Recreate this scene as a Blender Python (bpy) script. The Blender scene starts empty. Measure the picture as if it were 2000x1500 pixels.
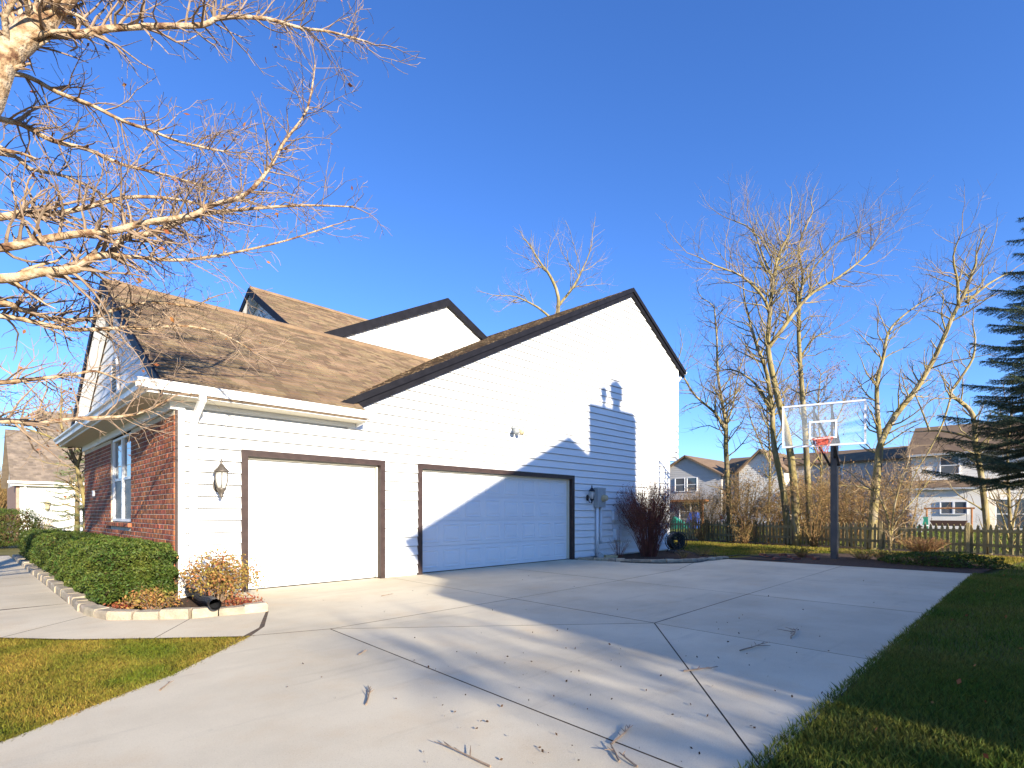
import bpy, math, random
import numpy as np
from mathutils import Vector

# ---------------------------------------------------------------- camera, sky, sun, exposure
sc = bpy.context.scene
PHI = math.radians(45.59)                    # heading: X runs along the garage wall, Y away from it
F_PX, CX, HY, EYE = 1063.0, 1000.0, 1002.0, 1.24
cam = bpy.data.cameras.new('camera')
cam.sensor_width = 36; cam.lens = F_PX / 2000 * 36; cam.shift_y = (HY - 750) / 2000
cam.clip_start = 0.05; cam.clip_end = 2000
cam_o = bpy.data.objects.new('camera', cam); sc.collection.objects.link(cam_o)
cam_o.location = (0, 0, EYE); cam_o.rotation_euler = (math.radians(90), 0, -PHI)
sc.camera = cam_o
SUN_DIR = Vector((0.20, 1.0, -0.27)).normalized()          # the way the light travels
SUN_EL = math.asin(-SUN_DIR.z)
world = bpy.data.worlds.new('World'); sc.world = world; world.use_nodes = True
wn, wl = world.node_tree.nodes, world.node_tree.links
sky = wn.new('ShaderNodeTexSky'); sky.sky_type = 'NISHITA'; sky.sun_disc = False
sky.sun_elevation = math.radians(24); sky.sun_rotation = math.atan2(-SUN_DIR.x, -SUN_DIR.y)
sky.air_density = 1.0; sky.dust_density = 0.1; sky.ozone_density = 3.0
hsv = wn.new('ShaderNodeHueSaturation'); hsv.inputs['Saturation'].default_value = 1.12
tint = wn.new('ShaderNodeMix'); tint.data_type = 'RGBA'; tint.blend_type = 'MULTIPLY'; tint.inputs[0].default_value = 1.0
tint.inputs[7].default_value = (.75, .97, 1.42, 1)
wl.new(sky.outputs[0], hsv.inputs['Color']); wl.new(hsv.outputs[0], tint.inputs[6]); wl.new(tint.outputs[2], wn['Background'].inputs[0])
wn['Background'].inputs[1].default_value = 0.073
sun = bpy.data.lights.new('sun', 'SUN'); sun.energy = 4.7; sun.angle = math.radians(0.55); sun.color = (1.0, 0.89, 0.72)
sun_o = bpy.data.objects.new('sun', sun); sc.collection.objects.link(sun_o)
sun_o.rotation_euler = SUN_DIR.to_track_quat('-Z', 'Y').to_euler(); sun_o.location = (-5, -30, 20)
sc.view_settings.view_transform = 'Standard'; sc.view_settings.look = 'None'
sc.view_settings.exposure = 1.45; sc.view_settings.gamma = 1
sc.view_settings.use_curve_mapping = False

# ---------------------------------------------------------------- helpers
rng = random.Random(7)
FWD = (math.sin(PHI), math.cos(PHI)); RGT = (math.cos(PHI), -math.sin(PHI))
def P(x, y, d):                              # photo pixel at a given distance along the view axis
    l = (x - CX) / F_PX * d
    return Vector((FWD[0]*d + RGT[0]*l, FWD[1]*d + RGT[1]*l, EYE + (HY - y) / F_PX * d))
def G(x, y, z=0.0):                          # photo pixel on the ground
    return P(x, y, (EYE - z) * F_PX / (y - HY))
ORG = {}
def origin(o): return ORG.get(o.name, Vector((0, 0, 0)))
def tag(o, label=None, cat=None, group=None, kind=None):
    if label: o['label'] = label
    if cat: o['category'] = cat
    if group: o['group'] = group
    if kind: o['kind'] = kind
    return o
def link(o): sc.collection.objects.link(o); return o
def thing(name, loc, label, cat, group=None):
    o = link(bpy.data.objects.new(name, None)); o.location = loc; o.empty_display_size = 0.1
    ORG[o.name] = Vector(loc)
    return tag(o, label, cat, group)
class MB:
    def __init__(s): s.v = []; s.f = []; s.n = 0
    def add(s, vs, fs):
        n = s.n; s.v.extend([tuple(p) for p in vs]); s.n += len(vs)
        s.f.extend([tuple(i + n for i in f) for f in fs]); return s
    def box(s, a, b):
        x0, y0, z0 = a; x1, y1, z1 = b
        return s.hexa([(x0,y0,z0),(x1,y0,z0),(x1,y1,z0),(x0,y1,z0),(x0,y0,z1),(x1,y0,z1),(x1,y1,z1),(x0,y1,z1)])
    def hexa(s, v): return s.add(v, [(0,3,2,1),(4,5,6,7),(0,1,5,4),(1,2,6,5),(2,3,7,6),(3,0,4,7)])
    def prism(s, poly, ext):                  # closed polygon (3D points) swept by a vector
        n = len(poly); e = Vector(ext); a = [Vector(p) for p in poly]; b = [p + e for p in a]
        return s.add(a + b, [tuple(range(n))[::-1], tuple(range(n, 2*n))] + [(i, (i+1) % n, n + (i+1) % n, n + i) for i in range(n)])
    def tube(s, pts, rad, k=6, cap=True):
        pts = [Vector(p) for p in pts]; m = len(pts)
        if not hasattr(rad, '__len__'): rad = [rad] * m
        ref = None; vs = []
        for i, p in enumerate(pts):
            d = (pts[min(i+1, m-1)] - pts[max(i-1, 0)])
            d = d.normalized() if d.length > 1e-9 else Vector((0, 0, 1))
            if ref is None: ref = Vector((0, 0, 1)) if abs(d.z) < 0.9 else Vector((1, 0, 0))
            x = (ref - d * ref.dot(d))
            x = x.normalized() if x.length > 1e-6 else d.orthogonal().normalized()
            ref = x; y = d.cross(x)
            for j in range(k):
                t = 2 * math.pi * j / k
                vs.append(p + (x * math.cos(t) + y * math.sin(t)) * rad[i])
        fs = [(i*k + j, i*k + (j+1) % k, (i+1)*k + (j+1) % k, (i+1)*k + j) for i in range(m-1) for j in range(k)]
        if cap: fs += [tuple(range(k))[::-1], tuple(range((m-1)*k, m*k))]
        return s.add(vs, fs)
    def lathe(s, c, prof, k=12):              # profile of (radius, z)
        vs = [(c[0] + r*math.cos(2*math.pi*j/k), c[1] + r*math.sin(2*math.pi*j/k), c[2] + z) for r, z in prof for j in range(k)]
        m = len(prof)
        fs = [(i*k+j, i*k+(j+1) % k, (i+1)*k+(j+1) % k, (i+1)*k+j) for i in range(m-1) for j in range(k)]
        return s.add(vs, fs + [tuple(range(k))[::-1], tuple(range((m-1)*k, m*k))])
    def mesh(s, name, o=Vector((0, 0, 0)), smooth=False):
        me = bpy.data.meshes.new(name)
        me.from_pydata([(p[0]-o[0], p[1]-o[1], p[2]-o[2]) for p in s.v], [], s.f)
        if smooth: me.polygons.foreach_set('use_smooth', [True] * len(me.polygons))
        me.update(); return me
    def build(s, name, m, parent=None, smooth=False, kind=None, label=None, cat=None, group=None):
        org = origin(parent) if parent else Vector((0, 0, 0))
        me = s.mesh(name, org, smooth); me.materials.append(m)
        o = link(bpy.data.objects.new(name, me))
        if parent: o.parent = parent
        ORG[o.name] = org
        return tag(o, label, cat, group, kind)
def quads_mesh(name, V, m, parent=None, kind=None):    # V: (n,4,3) array of free quads
    org = np.array(origin(parent)) if parent else np.zeros(3)
    n = len(V); k = V.shape[1]; me = bpy.data.meshes.new(name)
    me.vertices.add(n*k); me.vertices.foreach_set('co', (V - org).astype(np.float32).ravel())
    me.loops.add(n*k); me.loops.foreach_set('vertex_index', np.arange(n*k, dtype=np.int32))
    me.polygons.add(n); me.polygons.foreach_set('loop_start', np.arange(0, n*k, k, dtype=np.int32))
    me.update(calc_edges=True); me.materials.append(m)
    o = link(bpy.data.objects.new(name, me))
    if parent: o.parent = parent
    ORG[o.name] = Vector(org); return tag(o, kind=kind)
def copy_tree(o, parent=None):
    c = link(o.copy()); c.parent = parent
    for ch in list(o.children): copy_tree(ch, c)
    return c

# ---------------------------------------------------------------- materials
def M(name, c1, c2=None, scale=5.0, rough=0.8, bump=0.0, bscale=None, rand=None, spec=0.3, metal=0.0, stretch=(1, 1, 1), lo=0.35, hi=0.65, trans=0.0, c3=None):
    m = bpy.data.materials.new(name); m.use_nodes = True
    n, l = m.node_tree.nodes, m.node_tree.links; b = n['Principled BSDF']
    b.inputs['Roughness'].default_value = rough; b.inputs['Metallic'].default_value = metal
    b.inputs['Specular IOR Level'].default_value = spec
    b.inputs['Base Color'].default_value = (*c1, 1)
    tc = n.new('ShaderNodeTexCoord'); mp = n.new('ShaderNodeMapping'); mp.inputs['Scale'].default_value = stretch
    geo = n.new('ShaderNodeNewGeometry'); l.new(geo.outputs['Position'], mp.inputs['Vector'])
    col = None
    if c2:
        t = n.new('ShaderNodeTexNoise'); t.inputs['Scale'].default_value = scale; t.inputs['Detail'].default_value = 6
        l.new(mp.outputs[0], t.inputs['Vector'])
        r = n.new('ShaderNodeValToRGB'); r.color_ramp.elements[0].position = lo; r.color_ramp.elements[1].position = hi
        r.color_ramp.elements[0].color = (*c1, 1); r.color_ramp.elements[1].color = (*c2, 1)
        if c3: e = r.color_ramp.elements.new((lo+hi)/2); e.color = (*c3, 1)
        l.new(t.outputs[0], r.inputs[0]); col = r.outputs[0]
    if rand:                                   # value jitter per object or per loose piece
        src = n.new('ShaderNodeObjectInfo').outputs['Random'] if rand[0] == 'obj' else geo.outputs['Random Per Island']
        mr = n.new('ShaderNodeMapRange'); mr.inputs[3].default_value = 1 - rand[1]; mr.inputs[4].default_value = 1 + rand[1]
        l.new(src, mr.inputs[0])
        h = n.new('ShaderNodeHueSaturation'); l.new(mr.outputs[0], h.inputs['Value'])
        if col: l.new(col, h.inputs['Color'])
        else: h.inputs['Color'].default_value = (*c1, 1)
        if len(rand) > 2:
            mh = n.new('ShaderNodeMapRange'); mh.inputs[3].default_value = .5 - rand[2]; mh.inputs[4].default_value = .5 + rand[2]
            w = n.new('ShaderNodeMath'); w.operation = 'MULTIPLY'; w.inputs[1].default_value = 7.31
            fr = n.new('ShaderNodeMath'); fr.operation = 'FRACT'
            l.new(src, w.inputs[0]); l.new(w.outputs[0], fr.inputs[0]); l.new(fr.outputs[0], mh.inputs[0]); l.new(mh.outputs[0], h.inputs['Hue'])
        col = h.outputs[0]
    if col: l.new(col, b.inputs['Base Color'])
    if bump:
        t2 = n.new('ShaderNodeTexNoise'); t2.inputs['Scale'].default_value = bscale or scale*4; t2.inputs['Detail'].default_value = 5
        l.new(mp.outputs[0], t2.inputs['Vector'])
        bp = n.new('ShaderNodeBump'); bp.inputs['Strength'].default_value = bump; bp.inputs['Distance'].default_value = 0.02
        l.new(t2.outputs[0], bp.inputs['Height']); l.new(bp.outputs[0], b.inputs['Normal'])
    if trans:
        tr = n.new('ShaderNodeBsdfTranslucent'); mx = n.new('ShaderNodeMixShader'); mx.inputs[0].default_value = trans
        if col: l.new(col, tr.inputs['Color'])
        else: tr.inputs['Color'].default_value = (*c1, 1)
        l.new(b.outputs[0], mx.inputs[1]); l.new(tr.outputs[0], mx.inputs[2]); l.new(mx.outputs[0], n['Material Output'].inputs['Surface'])
    return m
def concrete_mat(name, base, dark, warm):
    m = bpy.data.materials.new(name); m.use_nodes = True; n, l = m.node_tree.nodes, m.node_tree.links; b = n['Principled BSDF']
    b.inputs['Roughness'].default_value = .9; b.inputs['Specular IOR Level'].default_value = .25
    g = n.new('ShaderNodeNewGeometry')
    def noise(sc, det, lo, hi, stretch=None):
        t = n.new('ShaderNodeTexNoise'); t.inputs['Scale'].default_value = sc; t.inputs['Detail'].default_value = det; t.inputs['Roughness'].default_value = .62
        if stretch:
            mp = n.new('ShaderNodeMapping'); mp.inputs['Scale'].default_value = stretch; mp.inputs['Rotation'].default_value = (0, 0, .35); l.new(g.outputs['Position'], mp.inputs[0]); l.new(mp.outputs[0], t.inputs['Vector'])
        else: l.new(g.outputs['Position'], t.inputs['Vector'])
        r = n.new('ShaderNodeMapRange'); r.inputs[1].default_value = lo; r.inputs[2].default_value = hi; l.new(t.outputs[0], r.inputs[0]); return r.outputs[0], t.outputs[0]
    def mix(a, c, f, amt):
        k = n.new('ShaderNodeMath'); k.operation = 'MULTIPLY'; k.inputs[1].default_value = amt; l.new(f, k.inputs[0])
        x = n.new('ShaderNodeMix'); x.data_type = 'RGBA'; l.new(k.outputs[0], x.inputs[0])
        if isinstance(a, tuple): x.inputs[6].default_value = (*a, 1)
        else: l.new(a, x.inputs[6])
        x.inputs[7].default_value = (*c, 1); return x.outputs[2]
    c = mix(base, dark, noise(.55, 7, .40, .70)[0], .85)
    c = mix(c, warm, noise(1.7, 6, .5, .75)[0], .6)
    c = mix(c, (.3, .26, .2), noise(1.0, 8, .58, .78, (.5, 3.5, 1))[0], .45)
    c = mix(c, (.2, .17, .13), noise(5.5, 8, .66, .78)[0], .35)
    c = mix(c, (.85, .8, .68), noise(160, 2, .55, .75)[0], .35)
    c = mix(c, (.16, .13, .10), noise(110, 2, .60, .75)[0], .4)
    oi = n.new('ShaderNodeObjectInfo'); mr = n.new('ShaderNodeMapRange'); mr.inputs[3].default_value = .94; mr.inputs[4].default_value = 1.05; l.new(oi.outputs['Random'], mr.inputs[0])
    h = n.new('ShaderNodeHueSaturation'); l.new(c, h.inputs['Color']); l.new(mr.outputs[0], h.inputs['Value']); l.new(h.outputs[0], b.inputs['Base Color'])
    bp = n.new('ShaderNodeBump'); bp.inputs['Strength'].default_value = .22; bp.inputs['Distance'].default_value = .01; l.new(noise(130, 4, 0, 1)[1], bp.inputs['Height']); l.new(bp.outputs[0], b.inputs['Normal'])
    return m
def glass_mat(name, tint, alpha, rough=0.02):
    m = bpy.data.materials.new(name); m.use_nodes = True
    n, l = m.node_tree.nodes, m.node_tree.links; b = n['Principled BSDF']
    b.inputs['Base Color'].default_value = (*tint, 1); b.inputs['Roughness'].default_value = rough; b.inputs['Specular IOR Level'].default_value = 0.5
    tr = n.new('ShaderNodeBsdfTransparent'); mx = n.new('ShaderNodeMixShader'); mx.inputs[0].default_value = alpha
    l.new(tr.outputs[0], mx.inputs[1]); l.new(b.outputs[0], mx.inputs[2]); l.new(mx.outputs[0], n['Material Output'].inputs['Surface'])
    return m
m_siding = M('white_siding', (.72, .72, .71), (.68, .69, .69), 1.2, .5, .05, 60)
m_white = M('white_trim', (.8, .8, .79), (.74, .75, .75), 2, .4)
m_door = M('door_white', (.68, .69, .70), (.65, .66, .68), 1, .38, .03, 90)
m_soffit = M('soffit_cream', (.62, .58, .46), None, rough=.6)
m_brown = M('dark_brown_trim', (.035, .022, .02), (.05, .032, .028), 8, .45)
m_black = M('black_rake', (.007, .007, .010), (.011, .011, .015), 6, .55, spec=.12)
m_brick = M('red_brick', (.34, .115, .05), (.22, .07, .038), 9, .85, .5, 60, rand=('obj', .32, .012))
m_bricks = M('red_brick_far', (.34, .115, .05), (.22, .07, .038), 9, .85, .5, 60, rand=('isl', .32, .012))
m_mortar = M('mortar', (.66, .58, .45), (.56, .49, .38), 20, .95, .4, 120)
m_shingle = M('shingle_brown', (.255, .18, .105), (.19, .13, .078), 3, .95, .8, 160, rand=('isl', .32, .012))
m_shingle_n = M('shingle_grey', (.24, .19, .14), (.17, .135, .105), 3, .95, .6, 160, rand=('isl', .22))
m_concrete = concrete_mat('concrete', (.62, .545, .395), (.44, .38, .27), (.56, .44, .28))
m_joint = M('joint_filler', (.12, .075, .045), (.05, .04, .03), 12, .95)
m_walk = concrete_mat('walk_concrete', (.63, .545, .39), (.46, .39, .275), (.56, .43, .26))
m_lawn_soil = M('lawn_soil', (.12, .115, .02), (.19, .15, .04), 2.2, 1, .8, 50)
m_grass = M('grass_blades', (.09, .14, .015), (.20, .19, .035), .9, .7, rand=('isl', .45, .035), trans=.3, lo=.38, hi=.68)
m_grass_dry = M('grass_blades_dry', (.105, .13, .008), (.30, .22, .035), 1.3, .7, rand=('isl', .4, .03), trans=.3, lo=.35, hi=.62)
m_mulch = M('mulch', (.05, .03, .02), (.10, .06, .035), 25, 1, 1.0, 60)
m_stone = M('edging_stone', (.42, .35, .25), (.27, .23, .17), 7, .9, .7, 50, rand=('obj', .18, .01))
m_yew = M('yew_leaf', (.045, .085, .012), (.10, .125, .02), 2.5, .6, rand=('isl', .5, .03), trans=.25)
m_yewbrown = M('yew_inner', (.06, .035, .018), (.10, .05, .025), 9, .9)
m_spirea = M('spirea_leaf', (.26, .20, .05), (.34, .16, .05), 6, .7, rand=('isl', .4, .04), trans=.3)
m_redleaf = M('red_leaf', (.30, .07, .03), (.22, .10, .04), 6, .7, rand=('isl', .4, .03), trans=.3)
m_barberry = M('barberry_twig', (.13, .045, .035), (.22, .085, .055), 5, .8, rand=('isl', .4, .02))
m_birch = M('birch_bark', (.42, .33, .23), (.13, .065, .035), 11, .85, 1.0, 40, lo=.42, hi=.64, c3=(.33, .22, .12))
m_twig = M('birch_twig', (.20, .135, .09), (.29, .215, .15), 14, .8)
m_bark = M('grey_bark', (.30, .25, .17), (.14, .11, .075), 5, .95, .9, 25, stretch=(1, 1, .3), c3=(.25, .2, .07))
m_twigb = M('bare_twig', (.22, .16, .10), (.30, .22, .13), 6, .9)
m_brush = M('brush_twig', (.30, .20, .075), (.20, .12, .05), 4, .9, rand=('isl', .35, .02))
m_leafo = M('dead_leaf', (.36, .13, .04), (.25, .10, .04), 9, .8, rand=('isl', .4, .02), trans=.3)
m_leafr = M('russet_leaf', (.20, .085, .06), (.26, .13, .06), 4, .8, rand=('isl', .4, .02), trans=.3)
m_spruce = M('spruce_needle', (.030, .055, .032), (.055, .085, .04), 3, .6, rand=('isl', .4, .02))
m_spruce_y = M('spruce_needle_light', (.11, .16, .07), (.16, .2, .09), 3, .6, rand=('isl', .4, .02))
m_fence = M('weathered_picket', (.34, .27, .13), (.22, .18, .09), 6, .95, .5, 40, rand=('obj', .25))
m_metal_d = M('dark_steel', (.035, .038, .045), (.05, .052, .06), 5, .4, spec=.5)
m_bronze = M('lantern_bronze', (.10, .085, .07), (.15, .13, .11), 20, .5, metal=.5)
m_lblack = M('lantern_black', (.02, .02, .025), None, rough=.4)
m_lglass = glass_mat('lantern_glass', (.75, .74, .68), .45)
m_pane = M('window_pane', (.035, .05, .07), (.06, .08, .10), 1, .04, spec=.9)
m_screen = M('window_screen', (.10, .11, .12), None, rough=.45)
m_acryl = glass_mat('clear_backboard', (.75, .82, .88), .10)
m_aluf = M('backboard_frame', (.62, .63, .65), None, rough=.35)
m_orange = M('rim_orange', (.55, .10, .06), None, rough=.45)
m_net = M('net_cord', (.42, .12, .10), None, rough=.9)
m_grey = M('meter_grey', (.34, .36, .36), (.30, .32, .32), 8, .45)
m_plasticw = M('pvc_white', (.66, .68, .7), None, rough=.4)
m_pipe = M('corrugated_black', (.02, .021, .024), None, rough=.45)
m_hose = M('hose_dark', (.03, .035, .03), None, rough=.5)
m_hosegrey = M('hose_grey', (.16, .16, .17), None, rough=.5)
m_vinyl = M('far_siding', (.76, .72, .64), (.70, .67, .6), 1, .7, rand=('isl', .03))
m_vinylg = M('far_siding_grey_shade', (.46, .44, .41), (.42, .4, .38), 1, .7, rand=('isl', .03))
m_roof_f = M('far_roof', (.20, .135, .08), (.15, .1, .065), 2, .95, .4, 20)
m_car = M('truck_white', (.72, .73, .75), None, rough=.25, spec=.5)
m_tyre = M('tyre', (.02, .02, .02), None, rough=.85)
m_red = M('tail_light', (.5, .02, .015), None, rough=.25)
m_blue = M('blue_tarp', (.05, .13, .5), (.04, .1, .4), 6, .5)
m_green = M('green_plastic', (.03, .22, .14), None, rough=.45)
m_wood = M('cedar', (.36, .16, .06), (.26, .11, .04), 6, .8)
m_cover = M('grey_cover', (.20, .22, .25), (.15, .17, .2), 5, .7)
m_swing = M('swing_brown', (.12, .07, .055), None, rough=.8)
m_paver = M('red_paver', (.24, .09, .06), (.17, .07, .05), 9, .9, .4, 60, rand=('obj', .25))
m_beige = M('splash_beige', (.50, .42, .25), (.42, .35, .22), 10, .8)
m_far = M('far_wood', (.10, .085, .06), (.16, .12, .075), .8, 1, .8, 3)

# ---------------------------------------------------------------- ground, driveway, walk
def sheet(name, poly, z, m, kind='structure', parent=None, thick=0.0):
    mb = MB()
    if thick: mb.prism([(p[0], p[1], z - thick) for p in poly], (0, 0, thick))
    else: mb.add([(p[0], p[1], z) for p in poly], [tuple(range(len(poly)))])
    return mb.build(name, m, parent, kind=kind)
sheet('ground', [(-600, -600), (700, -600), (700, 700), (-600, 700)], -0.06, m_lawn_soil)
road_m = M('asphalt', (.06, .06, .06), (.045, .045, .045), 8, .95, .4, 90)
sheet('street', [(-21, -300), (-14, -300), (-14, 300), (-21, 300)], -0.045, road_m)
# driveway: joint filler sheet, concrete slabs on top as pieces of it
drive = sheet('driveway', [(-14, 0.98), (14.55, 0.98), (14.55, 6.1), (13.0, 6.3), (12.1, 6.9), (11.75, 7.9), (11.5, 9.2), (2.9, 9.2), (2.72, 7.0), (2.3, 6.1), (1.2, 4.85), (.2, 4.1), (-1.2, 3.8), (-14, 3.8)], -0.004, m_joint)
def inset(poly, d):
    pts = [Vector((p[0], p[1])) for p in poly]; n = len(pts); out = []
    area = sum(pts[i].x*pts[(i+1) % n].y - pts[(i+1) % n].x*pts[i].y for i in range(n))
    s = 1 if area > 0 else -1
    for i in range(n):
        a, b, c = pts[i-1], pts[i], pts[(i+1) % n]
        e1, e2 = (b-a).normalized(), (c-b).normalized()
        n1, n2 = Vector((-e1.y, e1.x))*s, Vector((-e2.y, e2.x))*s
        k = 1 + n1.dot(n2); q = b + (n1+n2)*(d/max(k, .35)); out.append((q.x, q.y))
    return out
slabs = [
    [(2.95, 9.15), (2.75, 7.0), (2.35, 6.1), (2.08, 5.74), (2.8, 5.47), (5.65, 5.5), (5.84, 9.15)],
    [(5.84, 9.15), (5.65, 5.5), (8.55, 5.6), (8.72, 9.15)],
    [(8.72, 9.15), (8.55, 5.6), (11.1, 5.75), (13.0, 6.3), (12.1, 6.9), (11.75, 7.9), (11.5, 9.15)],
    [(2.8, 5.47), (5.51, 3.15), (5.65, 5.5)],
    [(5.65, 5.5), (5.51, 3.15), (8.45, 3.25), (8.55, 5.6)],
    [(8.55, 5.6), (8.45, 3.25), (14.55, 3.4), (14.55, 6.1), (13.0, 6.3), (11.1, 5.75)],
    [(5.51, 3.15), (5.42, 1.0), (8.4, 1.0), (8.45, 3.25)],
    [(8.45, 3.25), (8.4, 1.0), (11.02, 1.0), (11.0, 3.32)],
    [(11.0, 3.32), (11.02, 1.0), (14.55, 1.0), (14.55, 3.4)],
    [(5.51, 3.15), (2.74, .98), (5.42, 1.0)],
    [(2.8, 5.47), (2.54, 2.22), (2.45, .98), (2.74, .98), (5.51, 3.15)],
    [(2.08, 5.74), (1.17, 4.80), (.52, 4.31), (.17, 4.05), (-1.2, 3.78), (-1.2, 1.0), (2.45, .98), (2.54, 2.22), (2.8, 5.47)],
    [(-1.2, 3.78), (-5, 3.78), (-5, 1.0), (-1.2, 1.0)],
    [(-5, 3.78), (-14, 3.78), (-14, 1.0), (-5, 1.0)]]
for s in slabs:
    p = inset(s, 0.007)
    sheet('concrete_slab', p, 0.0 + rng.uniform(-.0008, .0008), m_concrete, None, drive)
walk_o = [(2.74, 7.02), (2.35, 6.12), (2.06, 5.76), (1.38, 6.33), (.81, 6.84), (.31, 7.45), (.0, 8.4), (-.1, 9.5), (-.1, 22), (1.08, 22), (1.08, 10.8), (1.12, 8.3), (1.3, 7.75), (1.93, 7.2)]
walk = sheet('walkway', walk_o, -0.008, m_joint)
wp = [[(2.74, 7.02), (2.35, 6.12), (2.06, 5.76), (1.38, 6.33), (1.93, 7.2)], [(1.93, 7.2), (1.38, 6.33), (.81, 6.84), (.31, 7.45), (1.12, 8.3), (1.3, 7.75)],
      [(1.12, 8.3), (.31, 7.45), (0, 8.4), (-.1, 9.5), (1.1, 9.6)]] + [[(1.08, y+1.5), (1.08, y), (-.1, y), (-.1, y+1.5)] for y in np.arange(9.6, 21, 1.5)]
for s in wp: sheet('concrete_slab', inset(s, .005), -0.004 + rng.uniform(-.0006, .0006), m_walk, None, walk)
sheet('planting_bed', [(1.2, 7.9), (1.95, 7.3), (2.7, 7.12), (2.95, 9.1), (2.3, 9.3), (2.3, 20.5), (1.2, 20.5)], -0.012, m_mulch)
sheet('mulch_bed', [(11.62, 9.05), (11.95, 7.95), (12.25, 7.1), (13.15, 6.52), (14.9, 6.3), (16.2, 6.9), (17.2, 8.2), (17.2, 9.05)], -0.008, m_mulch)
sheet('garden_bed', [(14.62, 1.0), (17.5, .7), (19.3, 2.0), (19.2, 4.5), (17.6, 6.0), (14.62, 6.2)], -0.016, m_mulch)
sheet('fence_bed', [(20.6, .3), (22.3, 0), (25.2, 13.0), (22.8, 13.4)], -0.03, m_mulch)

# ---------------------------------------------------------------- the house
H = thing('house', (2.21, 9.03, 0), 'white lap sided house with brown shingle roof, brick front and two white garage doors', 'house')
V0 = 9.03
def wall_top(u):                              # upper limit of the gable siding
    if u < 4.95: return 2.80
    return min(.79 + .506*u, 8.05 - .567*(u - 14.34)) - .10
openings = [(3.126, 5.722, 2.24), (6.49, 11.57, 2.24)]
COURSE = .182
def lap_board(mb, xa0, xb0, xa1, xb1, z0, z1, y, t0=.026, t1=.008):
    # sloping lap board facing -Y
    mb.hexa([(xa0, y - t0, z0), (xb0, y - t0, z0), (xb0, y, z0), (xa0, y, z0), (xa1, y - t1, z1), (xb1, y - t1, z1), (xb1, y, z1), (xa1, y, z1)])
z = 0.04
def solve_u(zz):                              # where the rake crosses height zz: (left, right)
    zz += .10
    l = 2.32 if zz < 2.90 else (zz - .79) / .506
    r = 14.34 + (8.05 - zz) / .567
    return l, r
while z < 7.85:
    z1 = min(z + COURSE, 7.9)
    l0, r0 = solve_u(z); l1, r1 = solve_u(z1)
    if z1 > 2.80 and l1 < 4.95: l1 = max(l1, 4.95); l0 = max(l0, 4.95)
    rmax = 17.27 if z > 3.0 else 16.67
    r0, r1 = min(r0, rmax), min(r1, rmax)
    segs = [(l0, r0, l1, r1)]
    for a, b, top in openings:
        if z < top - .02:
            ns = []
            for (x0, x1, y0, y1) in segs:
                if x0 < a and x1 > b: ns += [(x0, a, y0, a), (b, x1, b, y1)]
                else: ns.append((x0, x1, y0, y1))
            segs = ns
    for (x0, x1, y0, y1) in segs:
        if x1 - x0 < .02: continue
        mb = MB(); lap_board(mb, x0, x1, y0, max(y1, y0 + .002), z, min(z1 - .017, 7.9), V0, .034, .008)
        mb.build('siding_board', m_siding, H)
    z += COURSE
# sheathing behind the boards, with the recess of the doors in front of it
sh = MB()
sh.prism([(2.3, V0+.22, 0), (16.65, V0+.22, 0), (16.65, V0+.22, 3.05), (17.25, V0+.22, 3.05), (17.25, V0+.22, 6.2), (14.34, V0+.22, 7.85), (5.2, V0+.22, 3.2), (5.0, V0+.22, 2.85), (2.3, V0+.22, 2.85)], (0, .1, 0))
sk = MB()
for a, b in ((2.3, 3.16), (5.69, 6.52), (11.54, 16.70)): sk.box((a, V0+.03, 0), (b, V0+.05, 2.24))
sk.prism([(2.3, V0+.03, 2.241), (16.70, V0+.03, 2.241), (16.70, V0+.03, 3.05), (17.30, V0+.03, 3.05), (17.30, V0+.03, 6.2), (14.34, V0+.03, 7.85), (5.2, V0+.03, 3.2), (5.0, V0+.03, 2.85), (2.3, V0+.03, 2.85)], (0, .02, 0))
sk.build('sheathing', m_white, H)
sh.box((16.55, V0+.33, 0), (16.69, 19, 3.05)); sh.box((17.1, V0+.33, 3.09), (17.29, 19, 6.2))
sh.box((16.69, V0+.01, 3.02), (17.28, 19, 3.08))
sh.box((6.2, 18.9, 0), (17.2, 19.1, 6)); sh.box((2.4, 16.75, 0), (6.2, 16.88, 2.85))
sh.build('wall', m_white, H)
MB().box((2.255, V0-.034, 0), (2.335, V0+.03, 2.80)).build('corner_board', m_white, H)
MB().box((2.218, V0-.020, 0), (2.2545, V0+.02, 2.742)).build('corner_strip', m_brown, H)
MB().box((16.67, V0-.034, 0), (16.75, V0+.25, 3.02)).build('corner_board', m_white, H)
MB().box((17.27, V0-.034, 3.08), (17.35, V0+.25, 6.15)).build('corner_board', m_white, H)
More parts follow.
